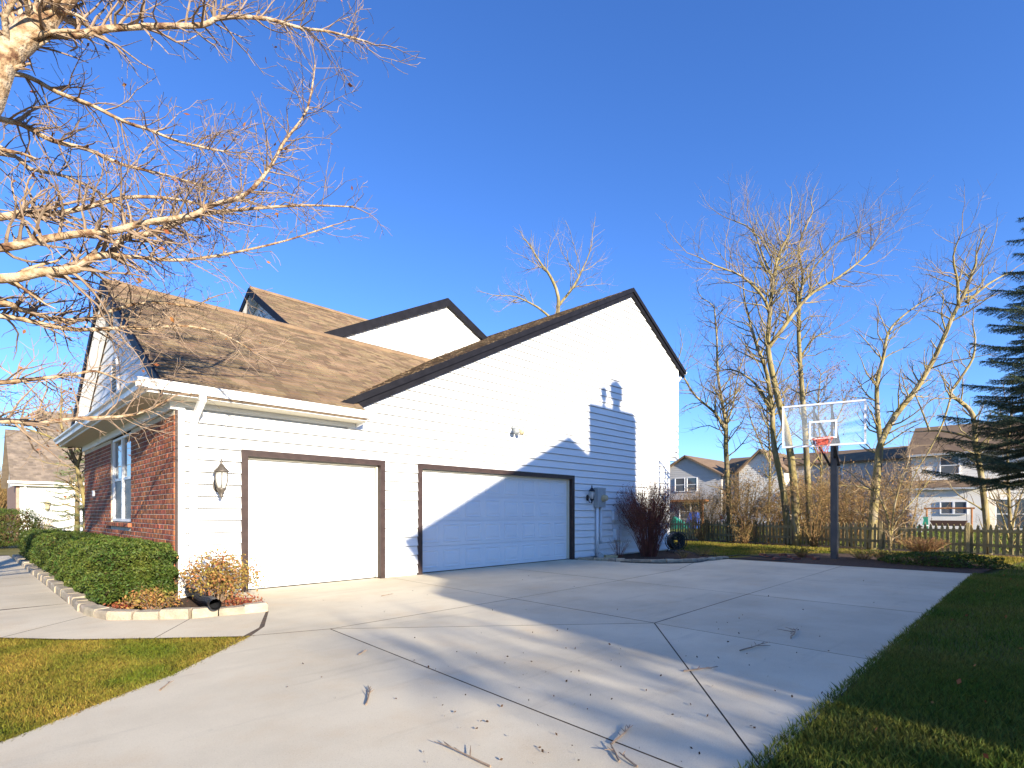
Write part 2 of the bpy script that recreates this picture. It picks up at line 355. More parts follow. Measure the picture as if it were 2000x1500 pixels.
# garage doors
def garage_door(a, b, top, cols, name_lbl):
    tw = .10; mb = MB()
    mb.box((a, V0-.045, 0), (a+tw, V0-.0, top)); mb.box((b-tw, V0-.045, 0), (b, V0, top)); mb.box((a+tw, V0-.045, top-tw), (b-tw, V0, top))
    mb.box((a+tw-.02, V0+.001, 0), (a+tw, V0+.21, top-tw)); mb.box((b-tw, V0+.001, 0), (b-tw+.02, V0+.21, top-tw)); mb.box((a+tw, V0+.001, top-tw), (b-tw, V0+.21, top-tw+.02))
    d0 = MB(); d0.box((a+tw, V0+.16, .012), (b-tw, V0+.20, top-tw))
    D = d0.build('garage_door', m_door, H, label=name_lbl)
    mb.build('door_trim', m_brown, D)
    st = MB(); st.box((a+tw+.002, V0+.06, .02), (a+tw+.03, V0+.158, top-tw-.002)); st.box((b-tw-.03, V0+.06, .02), (b-tw-.002, V0+.158, top-tw-.002)); st.box((a+tw+.03, V0+.06, top-tw-.03), (b-tw-.03, V0+.158, top-tw-.002))
    st.build('door_stop', m_soffit, D)
    W = b - a - 2*tw; hs = (top - tw - .012) / 4; pw = W / cols
    for r in range(4):
        zb = .012 + r*hs
        s = MB(); s.hexa([(a+tw+.004, V0+.135, zb+.003), (b-tw-.004, V0+.135, zb+.003), (b-tw-.004, V0+.159, zb+.003), (a+tw+.004, V0+.159, zb+.003),
                          (a+tw+.004, V0+.135, zb+hs-.004), (b-tw-.004, V0+.135, zb+hs-.004), (b-tw-.004, V0+.159, zb+hs-.004), (a+tw+.004, V0+.159, zb+hs-.004)])
        s.build('door_section', m_door, D)
        for c in range(cols):
            x0 = a + tw + c*pw + .07; x1 = a + tw + (c+1)*pw - .07; y0 = V0+.134; z0 = zb+.075; z1 = zb+hs-.075
            p = MB()
            def ring(i0, ya, i1, yb):
                q = [(x0+i0, ya, z0+i0), (x1-i0, ya, z0+i0), (x1-i0, ya, z1-i0), (x0+i0, ya, z1-i0), (x0+i1, yb, z0+i1), (x1-i1, yb, z0+i1), (x1-i1, yb, z1-i1), (x0+i1, yb, z1-i1)]
                p.add(q, [(i, (i+1) % 4, 4+(i+1) % 4, 4+i) for i in range(4)]); return q[4:]
            ring(0, y0, .008, y0-.010); ring(.008, y0-.010, .02, y0-.010); ring(.02, y0-.010, .035, y0-.001)
            ring(.035, y0-.001, .055, y0-.001); q = ring(.055, y0-.001, .085, y0-.009); p.add(q, [(0, 1, 2, 3)])
            p.build('panel', m_door, D)
garage_door(3.126, 5.722, 2.24, 4, 'single car white panelled garage door')
garage_door(6.49, 11.57, 2.24, 8, 'double width white panelled garage door')
# roofs
def shingles(name, o, along, up, L, S, m, parent, expo=.145, seed=1, lim=None):
    L_ = L
    r = random.Random(seed); mb = MB(); o = Vector(o); A = Vector(along).normalized(); U = Vector(up).normalized(); N = A.cross(U)
    if N.z < 0: N = -N
    n = int(S / expo)
    for i in range(n+1):
        s0 = i*expo; s1 = min(s0 + expo*1.15, S); x = -r.random()*.2; L = lim(s0) if lim else L_
        while x < L:
            w = r.choice((.14, .2, .28, .34)); x0, x1 = max(x, 0), min(x + w - .004, L); x += w
            if x1 - x0 < .02: continue
            h = .010 + r.random()*.010; ds = r.choice((0, 0, .02))
            a0 = o + A*x0 + U*(s0-ds) if i else o + A*x0; a1 = o + A*x1 + U*(s0-ds) if i else o + A*x1
            b0 = o + A*x0 + U*s1; b1 = o + A*x1 + U*s1
            mb.add([a0, a1, a1+N*h, a0+N*h, b0+N*.003, b1+N*.003], [(0, 1, 2, 3), (3, 2, 5, 4), (0, 3, 4), (1, 5, 2)])
    ob = mb.build(name, m, parent, kind='stuff'); return ob
def slab(mb, o, along, up, L, S, t=.09):
    o = Vector(o); A = Vector(along).normalized()*L; U = Vector(up).normalized()*S
    N = A.cross(U).normalized(); N = N if N.z > 0 else -N
    p = [o, o+A, o+A+U, o+U]; mb.hexa([q - N*t for q in p] + p)
def roof_plane(parent, o, along, up, L, S, m, seed, t=.09, name='roof'):
    mb = MB(); slab(mb, o, along, up, L, S, t); R = mb.build(name, m, parent)
    shingles('shingles', o, along, up, L, S, m, R, seed=seed); return R
s1 = .614; k1 = math.hypot(1, s1)
rp = MB(); rz = lambda v: 2.99 + s1*(v - 8.56)
rp.prism([(u, v, rz(v) - .10) for u, v in ((1.97, 8.56), (5.13, 8.56), (5.13, 9.2), (9.75, 12.95), (1.97, 12.95))], (0, 0, .10))
R1 = rp.build('roof', m_shingle, H)
shingles('shingles', (1.97, 8.56, 2.99), (1, 0, 0), (0, 1, s1), 8.2, 4.39*k1, m_shingle, R1, seed=1, lim=lambda q: 3.16 if q/k1 < .64 else 3.16 + (q/k1 - .64)*(4.62/3.75))
roof_plane(H, (1.97, 17.34, 2.99), (1, 0, 0), (0, -1, s1), 8.2, 4.39*k1, m_shingle, 2)
MB().tube([(1.97, 12.95, 5.70), (10.0, 12.95, 5.70)], .07, 6).build('ridge_cap', m_shingle, H)
k2 = math.hypot(1, .506)
roof_plane(H, (4.72, 17.0, .79+.506*4.72), (0, -1, 0), (1, 0, .506), 8.10, (14.34-4.72)*k2, m_shingle, 3)
k2b = math.hypot(1, .567)
roof_plane(H, (17.68, 8.90, 8.05-.567*(17.68-14.34)), (0, 1, 0), (-1, 0, .567), 9.5, (17.68-14.34)*k2b, m_shingle, 4)
k3 = math.hypot(1, .5)
roof_plane(H, (6.72, 13.38, 7.97-.5*4.06), (0, 1, 0), (1, 0, .5), 6.0, 4.06*k3, m_shingle, 5)
roof_plane(H, (14.0, 13.38, 7.97-.5*3.22), (0, 1, 0), (-1, 0, .5), 6.0, 3.22*k3, m_shingle, 6)
k4 = math.hypot(1, .63)
roof_plane(H, (5.78, 13.3, 7.55-.63*2.7), (1, 0, 0), (0, 1, .63), 9.0, 2.7*k4, m_shingle, 7)
roof_plane(H, (5.78, 18.7, 7.55-.63*2.7), (1, 0, 0), (0, -1, .63), 9.0, 2.7*k4, m_shingle, 8)
MB().tube([(5.78, 16, 7.58), (14.5, 16, 7.58)], .06, 6).build('ridge_cap', m_shingle, H)
# rake boards
def rake(p, q, drop, y0, y1, m, off=0.02):
    a, b = Vector(p), Vector(q); mb = MB()
    mb.hexa([(a.x, y0, a.z-drop), (b.x, y0, b.z-drop), (b.x, y1, b.z-drop), (a.x, y1, a.z-drop), (a.x, y0, a.z-off), (b.x, y0, b.z-off), (b.x, y1, b.z-off), (a.x, y1, a.z-off)])
    return mb.build('rake_board', m, H)
rake((4.78, 0, .79+.506*4.78), (14.34, 0, 8.05), .25, 8.93, 9.02, m_black)
rake((4.72, 0, .79+.506*4.72), (14.34, 0, 8.05), .12, 8.885, 8.928, m_black, -.012)
rake((14.34, 0, 8.05), (17.68, 0, 8.05-.567*3.34), .22, 8.93, 9.02, m_black)
rake((14.34, 0, 8.05), (17.70, 0, 8.05-.567*3.36), .12, 8.885, 8.928, m_black, -.012)
rake((6.70, 0, 7.97-.5*4.08), (10.78, 0, 7.97), .25, 13.36, 13.47, m_black, -.012)
rake((10.78, 0, 7.97), (14.0, 0, 7.97-.5*3.22), .22, 13.36, 13.47, m_black, -.012)
# upper gable siding at the second plane
z = 5.0
while z < 7.75:
    z1 = min(z+COURSE, 7.8); f = lambda q: ((q - 7.97 + .18)/.5 + 10.78, 10.78 - (q - 7.97 + .18)/.5)
    a0, b0 = f(z); a1, b1 = f(z1)
    mb = MB(); lap_board(mb, a0, b0, a1, max(b1, a1+.01), z, z1-.015, 13.5, .032, .008); mb.build('siding_board', m_siding, H)
    z += COURSE
MB().prism([(5.4, 13.52, 5.0), (14, 13.52, 5.0), (13.9, 13.52, 6.2), (10.78, 13.52, 7.8), (6.9, 13.52, 5.9)], (0, .1, 0)).build('wall', m_white, H)
MB().hexa([(6.9, 13.40, 5.66), (10.2, 13.40, 5.66), (10.2, 13.5, 5.66), (6.9, 13.5, 5.66), (6.9, 13.47, 5.86), (10.2, 13.47, 5.86), (10.2, 13.5, 5.86), (6.9, 13.5, 5.86)]).build('flashing', m_grey, H)
# front gables facing the street
def front_gable(u, vc, half, zb, zt, wallm, drop):
    s = (zt - zb)/half; z = zb; ww = half
    MB().prism([(u+.03, vc-half, zb), (u+.03, vc+half, zb), (u+.03, vc, zt)], (.08, 0, 0)).build('gable_wall', wallm, H)
    while z < zt - .1:
        z1 = min(z+COURSE, zt-.02); h0 = (zt - z)/s; h1 = max((zt - z1)/s, .005)
        MB().hexa([(u-.026, vc-h0, z), (u, vc-h0, z), (u, vc+h0, z), (u-.026, vc+h0, z), (u-.008, vc-h1, z1), (u, vc-h1, z1), (u, vc+h1, z1), (u-.008, vc+h1, z1)]).build('siding_board', m_siding, H)
        z += COURSE
front_gable(2.21, 12.95, 4.0, 2.98, 5.44, m_white, 0)
front_gable(6.1, 16.0, 2.4, 5.9, 7.42, m_white, 0)
def front_rake(u0, u1, vc, half, zt, s, m, drop, off):
    for sg in (-1, 1):
        mb = MB(); y0, y1 = vc, vc + sg*half
        mb.hexa([(u0, y0, zt-drop), (u1, y0, zt-drop), (u1, y1, zt-drop-s*half), (u0, y1, zt-drop-s*half), (u0, y0, zt-off), (u1, y0, zt-off), (u1, y1, zt-off-s*half), (u0, y1, zt-off-s*half)])
        mb.build('rake_board', m, H)
front_rake(1.93, 1.965, 12.95, 4.39, 5.69, s1, m_black, .17, -.02)
front_rake(1.97, 2.18, 12.95, 4.25, 5.69, s1, m_white, .16, .10)
front_rake(5.74, 5.775, 16, 2.7, 7.55, .63, m_black, .17, -.02)
front_rake(5.78, 6.07, 16, 2.6, 7.55, .63, m_white, .16, .10)
def louver(u, vc, z0, w, h, arch, nm='gable_vent'):
    L = MB(); n = 9; pts = []
    if arch: pts = [(vc + w*math.cos(t), z0 + h*.45 + h*.55*math.sin(t)) for t in np.linspace(0, math.pi, 11)]; pts = [(vc + w, z0)] + pts + [(vc - w, z0)]
    else: pts = [(vc + w, z0), (vc, z0+h), (vc - w, z0)]
    c = Vector((sum(p[0] for p in pts)/len(pts), sum(p[1] for p in pts)/len(pts)))
    N = len(pts); vs = []; 
    for k, ux in ((1.0, u-.03), (1.0, u-.07), (.82, u-.07), (.82, u-.035)):
        vs += [(ux, c.x + (p[0]-c.x)*k, c.y + (p[1]-c.y)*k) for p in pts]
    L.add(vs, [(r*N+i, r*N+(i+1) % N, (r+1)*N+(i+1) % N, (r+1)*N+i) for r in range(3) for i in range(N)] + [tuple(range(3*N, 4*N))])
    V = L.build(nm, m_white, H)
    for i in range(n):
        zz = z0 + h*(.12 + .78*i/n)
        if arch: t = (zz - z0 - h*.45)/(h*.55); hw = w*.8*(math.sqrt(max(0, 1-t*t)) if t > 0 else 1)
        else: hw = w*.75*(1-(zz-z0)/h)
        if hw < .03: continue
        MB().hexa([(u-.068, vc-hw, zz), (u-.04, vc-hw, zz+.02), (u-.04, vc+hw, zz+.02), (u-.068, vc+hw, zz), (u-.068, vc-hw, zz+.008), (u-.04, vc-hw, zz+.03), (u-.04, vc+hw, zz+.03), (u-.068, vc+hw, zz+.008)]).build('slat', m_grey, V)
louver(2.21, 12.95, 3.45, .32, .85, True)
louver(6.1, 16.0, 6.25, .7, .8, False)
# eaves: soffit boxes, frieze, gutters
e = MB(); e.box((1.80, 8.62, 2.87), (5.10, 9.0, 2.90)); e.box((1.80, 9.0, 2.87), (2.2, 17.3, 2.90)); e.build('soffit', m_soffit, H)
MB().prism([(5.10, 8.64, 2.86), (5.10, 9.0, 2.80), (5.10, 9.0, 3.22), (5.10, 8.64, 3.0)], (.025, 0, 0)).build('eave_return', m_white, H)
fr = MB(); fr.box((2.15, 8.984, 2.742), (2.34, 9.06, 2.866)); fr.box((2.16, 9.062, 2.74), (2.2, 16.9, 2.868)); fr.box((2.32, 8.985, 2.79), (5.09, 9.0, 2.868)); fr.build('frieze', m_white, H)
fa = MB(); fa.box((1.80, 8.60, 2.872), (5.10, 8.618, 3.0)); fa.box((1.782, 8.60, 2.872), (1.80, 17.3, 3.0)); fa.build('fascia', m_white, H)
def gutter(a, b, out, parent, m=m_white):     # K profile between two points, out = outward direction
    a, b, o = Vector(a), Vector(b), Vector(out)
    prof = [(0, -.12), (.075, -.12), (.085, -.06), (.12, -.03), (.125, 0), (.115, 0), (.075, -.05), (.066, -.108), (.008, -.108), (.008, 0), (0, 0)]
    return MB().prism([a + o*x + Vector((0, 0, z)) for x, z in prof], b - a).build('gutter', m, parent)
gutter((1.66, 8.60, 3.03), (5.16, 8.60, 3.03), (0, -1, 0), H)
gutter((1.78, 8.48, 3.031), (1.78, 17.35, 3.031), (-1, 0, 0), H)
gutter((17.66, 8.9, 6.15), (17.66, 18, 6.15), (1, 0, 0), H)
# pent strip of shingles between front gutter and gable
MB().hexa([(1.78, 8.9, 2.99), (2.2, 8.9, 3.02), (2.2, 17.0, 3.02), (1.78, 17.0, 2.99), (1.78, 8.9, 3.005), (2.2, 8.9, 3.07), (2.2, 17.0, 3.07), (1.78, 17.0, 3.005)]).build('pent_roof', m_white, H)
ds = MB(); dn = [(2.44, 8.52, 2.95), (2.44, 8.53, 2.84), (2.43, 8.86, 2.62), (2.42, 8.885, 2.5), (2.415, 8.885, .22), (2.415, 8.87, .12)]
for a, b in zip(dn[:-1], dn[1:]):
    a, b = Vector(a), Vector(b); d = (b - a); x = Vector((.042, 0, 0)); y = d.cross(x).normalized()*.034
    e_ = d.normalized()*.012
    ds.hexa([a-x-y-e_, a+x-y-e_, a+x+y-e_, a-x+y-e_, b-x-y+e_, b+x-y+e_, b+x+y+e_, b-x+y+e_])
ds.build('downspout', m_white, H)
d2 = MB(); d2.box((17.36, 9.04, 3.1), (17.43, 9.10, 5.75)); d2.tube([(17.72, 9.05, 6.06), (17.62, 9.06, 5.95), (17.4, 9.07, 5.75)], .04, 6); d2.build('downspout', m_white, H)
# brick front
bw = MB(); bw.box((2.2105, 9.04, 0), (2.36, 11.82, 2.74)); bw.box((2.2105, 13.62, 0), (2.36, 16.9, 2.74)); bw.box((2.2105, 11.82, 0), (2.36, 13.62, 1.06))
BW = bw.build('brick_wall', m_mortar, H)
bl, bh, mj = .203, .0657, .0105
me_b = MB(); bb = .004
me_b.add([(0, bb, bb), (0, bl-bb, bb), (0, bl-bb, bh-bb), (0, bb, bh-bb), (.006, 0, 0), (.006, bl, 0), (.006, bl, bh), (.006, 0, bh), (.05, 0, 0), (.05, bl, 0), (.05, bl, bh), (.05, 0, bh)],
         [(0, 3, 2, 1)] + [(i, (i+1) % 4, 4+(i+1) % 4, 4+i) for i in range(4)] + [(4+i, 4+(i+1) % 4, 8+(i+1) % 4, 8+i) for i in range(4)])
brick_me = me_b.mesh('brick'); brick_me.materials.append(m_brick)
WIN = (11.82, 13.62, 1.06, 2.74)
cand = []
rows = int(2.74/(bh+mj))
for r in range(rows):
    zz = r*(bh+mj)+.006; y = 9.045 - (bl/2 if r % 2 else 0)
    while y < 16.88:
        y0, y1 = max(y, 9.04), min(y+bl, 16.88); y += bl+mj
        if y1-y0 < .04: continue
        if y1 > WIN[0]-.02 and y0 < WIN[1]+.02 and zz+bh > WIN[2]-.1 and zz < WIN[3]+.05: 
            if y0 < WIN[0]-.06: y1 = min(y1, WIN[0]-.03)
            elif y1 > WIN[1]+.06: y0 = max(y0, WIN[1]+.03)
            else: continue
            if y1-y0 < .04: continue
        cand.append((y0, y1, zz))
cand.sort(key=lambda c: (c[2] < .78, c[0]))
far = MB()
for i, (y0, y1, zz) in enumerate(cand):
    jit = rng.uniform(-.002, .002)
    if i < 300:
        o = link(bpy.data.objects.new('brick', brick_me)); o.parent = BW
        o.location = Vector((2.203 + jit, y0, zz)) - origin(BW); o.scale = (1, (y1-y0)/bl, 1)
    else:
        s = (y1-y0)/bl; far.add([(v[0]+2.203+jit, v[1]*s+y0, v[2]+zz) for v in me_b.v], me_b.f)
far.build('brickwork', m_bricks, BW, kind='stuff')
# header course above the window line (upright bricks) and sill
for i in range(9):
    o = link(bpy.data.objects.new('sill_brick', brick_me)); o.parent = BW
    o.location = Vector((2.15, 11.75 + i*.215, .985)) - origin(BW); o.scale = (1.6, 1.0, 1.1)
# side face of the brick return
far2 = MB()
for r in range(rows):
    far2.box((2.205, 9.014, r*(bh+mj)+.006), (2.2175, 9.04, r*(bh+mj)+.006+bh))
far2.build('brickwork', m_bricks, BW, kind='stuff')
def window(parent, u, y0, y1, z0, z1, units, m_low=m_screen):   # faces -X
    fr = MB(); t = .05
    fr.box((u-.02, y0, z0), (u+.05, y0+t, z1)); fr.box((u-.02, y1-t, z0), (u+.05, y1, z1)); fr.box((u-.02, y0+t, z1-t), (u+.05, y1-t, z1)); fr.box((u-.03, y0+t, z0), (u+.05, y1-t, z0+t))
    w = (y1-y0)/units
    for i in range(1, units): fr.box((u-.019, y0+i*w-.04, z0+t), (u+.05, y0+i*w+.04, z1-t))
    for i in range(units):
        a, b = y0+i*w+.05, y0+(i+1)*w-.05; zm = (z0+z1)/2
        fr.box((u+.0, a, zm-.025), (u+.03, b, zm+.025))
        fr.box((u+.0, a, z0+t), (u+.03, a+.03, z1-t)); fr.box((u+.0, b-.03, z0+t), (u+.03, b, z1-t))
    W = fr.build('window', m_white, parent)
    for i in range(units):
        a, b = y0+i*w+.05, y0+(i+1)*w-.05; zm = (z0+z1)/2
        MB().box((u+.02, a, zm), (u+.026, b, z1-t)).build('pane', m_pane, W)
        MB().box((u+.015, a, z0+t), (u+.021, b, zm)).build('pane', m_low, W)
    return W
MB().box((2.33, 11.825, 1.065), (2.35, 13.615, 2.735)).build('window_recess', m_white, H)
window(H, 2.25, 11.84, 13.60, 1.08, 2.72, 2)
MB().box((2.20, 15.4, 1.62), (2.16, 15.5, 1.75)).build('outlet_cover', m_white, H)

# ---------------------------------------------------------------- fixtures on the house
def lantern(x, zc, m, label, s=1.0, yaw=0):
    y = V0 - .03; T = thing('wall_lantern', (x, y, zc), label, 'lantern')
    c = (x, y - .17*s, zc)
    MB().lathe((0, 0, 0), [(.02, -.012), (.055*s, -.012), (.06*s, 0), (.05*s, .012), (.02, .02)], 14)
    bp = MB()
    for (r0, d0), (r1, d1) in zip([(.065*s, 0), (.065*s, .014)], [(.065*s, .014), (.03*s, .035)]):
        k = 14; vs = [(x + r*math.cos(2*math.pi*j/k), y - d, zc - .06 + 1.5*r*math.sin(2*math.pi*j/k)) for r, d in ((r0, d0), (r1, d1)) for j in range(k)]
        bp.add(vs, [(j, (j+1) % k, k+(j+1) % k, k+j) for j in range(k)] + [tuple(range(k, 2*k))])
    bp.build('back_plate', m, T)
    MB().tube([(x, y-.02, zc-.08), (x, y-.07, zc-.19), (x, y-.13*s, zc-.21), (x, c[1], zc-.16)], .011, 6).build('arm', m, T, smooth=True)
    MB().lathe(c, [(.006, .32*s), (.012, .285*s), (.022, .27*s), (.012, .25*s), (.03, .235*s), (.05*s, .20*s), (.10*s, .145*s), (.105*s, .13*s), (.07*s, .128*s)], 12).build('cap', m, T, smooth=True)
    MB().lathe(c, [(.07*s, .126*s), (.088*s, .06*s), (.08*s, -.02*s), (.058*s, -.10*s)], 12).build('glass', m_lglass, T, smooth=True)
    cage = MB()
    for j in range(6):
        t = 2*math.pi*j/6 + .3
        cage.tube([(c[0]+r*math.cos(t), c[1]+r*math.sin(t), zc+q) for r, q in ((.085*s, .13*s), (.093*s, .06*s), (.085*s, -.02*s), (.062*s, -.10*s))], .006, 4)
    cage.build('cage', m, T)
    MB().lathe(c, [(.065*s, -.10*s), (.06*s, -.125*s), (.035*s, -.16*s), (.02, -.20*s), (.026*s, -.215*s), (.01, -.235*s), (.004, -.27*s)], 12).build('finial', m, T, smooth=True)
    MB().lathe(c, [(.012, -.09*s), (.016, .0), (.02, .05*s), (.008, .09*s)], 8).build('bulb', m_plasticw, T, smooth=True)
lantern(2.78, 1.72, m_bronze, 'weathered bronze wall lantern beside the single garage door', 1.05)
lantern(12.15, 1.72, m_lblack, 'black wall lantern between the double garage door and the electric meter', .9)
T = thing('floodlight', (9.22, V0-.03, 3.2), 'small twin head security floodlight high above the double garage door', 'floodlight')
MB().lathe((9.22, V0-.05, 3.26), [(.06, -.02), (.07, 0), (.05, .03)], 10).build('base', m_grey, T)
for dx in (-.07, .09):
    p = Vector((9.22+dx, V0-.2, 3.16)); d = Vector((dx*2, -.7, -.55)).normalized()
    MB().tube([(9.22+dx*.4, V0-.06, 3.25), p - d*.06], .014, 6).build('arm', m_grey, T)
    MB().tube([p-d*.08, p-d*.03, p+d*.05, p+d*.07], [.03, .05, .065, .06], 10).build('lamp_head', m_beige if dx > 0 else m_grey, T, smooth=True)
MB().tube([(9.22, V0-.06, 3.22), (9.22, V0-.14, 3.09)], [.03, .035], 8).build('motion_sensor', m_grey, T)
T = thing('electric_meter', (12.62, V0-.03, 1.4), 'grey electric meter box with round dial on the shaded wall', 'meter')
MB().box((12.45, V0-.17, 1.40), (12.82, V0-.03, 1.94)).build('box', m_grey, T)
MB().box((12.44, V0-.176, 1.90), (12.83, V0-.03, 1.95)).build('lid', m_grey, T)
mm = MB(); k = 16
for r0, r1, d0, d1 in ((.10, .10, .17, .22), (.085, .08, .22, .29), (.08, .03, .29, .31)):
    vs = [(12.70 + r*math.cos(2*math.pi*j/k), V0-d, 1.66 + r*math.sin(2*math.pi*j/k)) for r, d in ((r0, d0), (r1, d1)) for j in range(k)]
    mm.add(vs, [(j, (j+1) % k, k+(j+1) % k, k+j) for j in range(k)] + [tuple(range(k, 2*k))])
mm.build('dial', m_beige, T, smooth=False)
MB().tube([(12.53, V0-.09, 1.40), (12.53, V0-.09, .02)], .045, 10).build('conduit', m_plasticw, T, smooth=True)
MB().tube([(12.72, V0-.075, 1.40), (12.72, V0-.075, .50), (12.74, V0-.05, .38)], .028, 8).build('conduit', m_plasticw, T, smooth=True)
T = thing('utility_box', (13.42, V0-.03, 1.03), 'small white cable box with a wire hanging below', 'utility box')
MB().box((13.32, V0-.11, 1.03), (13.54, V0-.03, 1.30)).build('box', m_plasticw, T); MB().box((13.31, V0-.118, 1.24), (13.55, V0-.03, 1.31)).build('lid', m_plasticw, T)
MB().tube([(13.36, V0-.06, 1.03), (13.35, V0-.05, .74), (13.45, V0-.05, .72)], .008, 5).build('wire', m_plasticw, T)
T = thing('utility_box', (13.55, V0-.03, .46), 'square white phone box low on the wall beside the red shrub', 'utility box')
MB().box((13.40, V0-.13, .46), (13.72, V0-.03, .76)).build('box', m_plasticw, T); MB().box((13.39, V0-.138, .70), (13.73, V0-.03, .77)).build('lid', m_plasticw, T)

# ---------------------------------------------------------------- edging stones
def edging(name, pts, label, w=.17, L=.30, h=.10):
    T = thing(name, (pts[0][0], pts[0][1], 0), label, 'edging')
    base = MB(); bv = [(-L/2, -w/2, -.02), (L/2, -w/2, -.02), (L/2, w/2, -.02), (-L/2, w/2, -.02), (-L/2+.012, -w/2+.015, h), (L/2-.012, -w/2+.015, h), (L/2-.012, w/2-.015, h), (-L/2+.012, w/2-.015, h),
                       (-L/2, -w/2, h-.025), (L/2, -w/2, h-.025), (L/2, w/2, h-.025), (-L/2, w/2, h-.025)]
    base.add(bv, [(0, 3, 2, 1), (4, 5, 6, 7)] + [(i, (i+1) % 4, 8+(i+1) % 4, 8+i) for i in range(4)] + [(8+i, 8+(i+1) % 4, 4+(i+1) % 4, 4+i) for i in range(4)])
    me = base.mesh('edging_stone'); me.materials.append(m_stone)
    d = 0; seg = [(Vector((*a, 0)), Vector((*b, 0))) for a, b in zip(pts[:-1], pts[1:])]; tot = sum((b-a).length for a, b in seg)
    while d < tot - L/2:
        l = L*rng.uniform(.85, 1.1); q = d + l/2; acc = 0
        for a, b in seg:
            if q <= acc + (b-a).length or (a, b) == seg[-1]: break
            acc += (b-a).length
        t = (b-a).normalized(); p = a + t*(q-acc)
        o = link(bpy.data.objects.new('edging_stone', me)); o.parent = T; o.location = p - T.location + Vector((rng.uniform(-.01, .01), rng.uniform(-.01, .01), rng.uniform(-.015, .008)))
        o.rotation_euler = (rng.uniform(-.04, .04), rng.uniform(-.03, .03), math.atan2(t.y, t.x) + rng.uniform(-.04, .04)); o.scale = (l/L*.98, rng.uniform(.92, 1.08), rng.uniform(.9, 1.08))
        d += l
edging('garden_edging', [(2.78, 7.1), (1.95, 7.27), (1.3, 7.82), (1.17, 8.4), (1.15, 20.3)], 'tan stone edging around the hedge bed along the walkway')
edging('garden_edging', [(11.62, 8.9), (11.88, 7.93), (12.2, 7.05), (13.1, 6.48), (14.85, 6.22)], 'grey stone edging curving around the mulch bed by the meter', w=.13, L=.22, h=.07)
# loose red pavers by the goal
for i in range(9):
    p = G(1490 + i*13, 1084 + (i % 3)*4)
    o = MB().box((-.1, -.05, -.02), (.1, .05, .045)).build('paver', m_paver, label='loose red paver lying in the bed by the basketball pole', cat='paver', group='loose red pavers in the bed')
    o.location = (p.x, p.y, 0); o.rotation_euler = (0, 0, rng.uniform(0, 3))

# ---------------------------------------------------------------- vegetation helpers
nr = np.random.RandomState(5)
def grass(name, pts, hmin, hmax, m, w=.006, lean=.5):
    n = len(pts); a = nr.uniform(0, 2*np.pi, n); h = nr.uniform(hmin, hmax, n); ln = nr.uniform(0, lean, n)*h; b = nr.uniform(0, 2*np.pi, n)
    wd = w*nr.uniform(.6, 1.3, n); base = np.c_[pts, np.full(n, -.02)]
    s = np.c_[np.cos(a)*wd, np.sin(a)*wd, np.zeros(n)]; tip = base + np.c_[np.cos(b)*ln, np.sin(b)*ln, h]
    mid = base*.5 + tip*.5 + np.c_[np.zeros((n, 2)), h*.12]
    V = np.stack([base - s, base + s, mid + s*.7, tip, mid - s*.7], 1)
    o = quads_mesh(name, V, m); return o
def in_poly(p, poly):
    x, y = p[:, 0], p[:, 1]; c = np.zeros(len(p), bool); j = len(poly)-1
    for i in range(len(poly)):
        xi, yi = poly[i]; xj, yj = poly[j]
        t = ((yi > y) != (yj > y)) & (x < (xj-xi)*(y-yi)/((yj-yi) or 1e-9)+xi); c ^= t; j = i
    return c
def scatter(poly, n):
    xs = [p[0] for p in poly]; ys = [p[1] for p in poly]
    p = np.c_[nr.uniform(min(xs), max(xs), n), nr.uniform(min(ys), max(ys), n)]; return p[in_poly(p, poly)]
lawn_l = [(2.06, 5.72), (1.17, 4.85), (.52, 4.36), (.15, 4.1), (-1.3, 3.83), (-3.5, 3.83), (-3.5, 9), (-.15, 9.5), (0, 8.3), (.29, 7.42), (.8, 6.8), (1.38, 6.3)]
edge = [(2.06, 5.72), (1.17, 4.80), (.52, 4.31), (.15, 4.05), (-1.3, 3.8)]; ee = []
for a, b in zip(edge[:-1], edge[1:]):
    t = nr.uniform(0, 1, 1500)[:, None]; ee.append(np.array(a)*(1-t)+np.array(b)*t + nr.normal(size=(1500, 2))*.018)
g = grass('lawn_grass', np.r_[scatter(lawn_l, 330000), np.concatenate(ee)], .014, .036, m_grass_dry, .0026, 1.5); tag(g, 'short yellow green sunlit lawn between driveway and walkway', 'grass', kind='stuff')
pl = [(-2, .96), (14.5, .96), (14.6, .7), (17.4, .6), (20.6, .2), (20.6, -6), (8, -6), (1.2, -1.5), (-2, -1.0)]
pp = np.r_[scatter([(1, .97), (6, .97), (6, -1.2), (1, -1.2)], 110000), scatter([(5, .97), (14.5, .97), (14.6, .7), (14.6, -4), (5, -1.8)], 110000), scatter([(14.5, .8), (20.6, .2), (20.6, -6), (12, -6)], 40000)]
pp = np.r_[pp, scatter([(2, .95), (14.5, .95), (14.5, 1.05), (2, 1.05)], 9000)]
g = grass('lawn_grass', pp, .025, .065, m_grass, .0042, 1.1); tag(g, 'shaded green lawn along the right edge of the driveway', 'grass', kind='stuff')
pb = scatter([(14.7, 6.4), (17.7, 6.2), (19.4, 4.6), (20.7, .5), (22.8, 13.2), (18, 14), (17.4, 9)], 60000)
pb2 = scatter([(19.4, 4.4), (19.5, 2), (17.7, .6), (20.6, .3), (21.2, 2.5)], 12000)
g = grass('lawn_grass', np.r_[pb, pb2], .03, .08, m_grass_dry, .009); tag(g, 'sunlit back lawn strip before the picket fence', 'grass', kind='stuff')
pf = scatter([(23, 0), (49, -6), (49, 30), (26, 20), (24.6, 12)], 60000)
g = grass('lawn_grass', pf, .05, .12, m_grass, .02); tag(g, 'neighbour lawn beyond the picket fence', 'grass', kind='stuff')

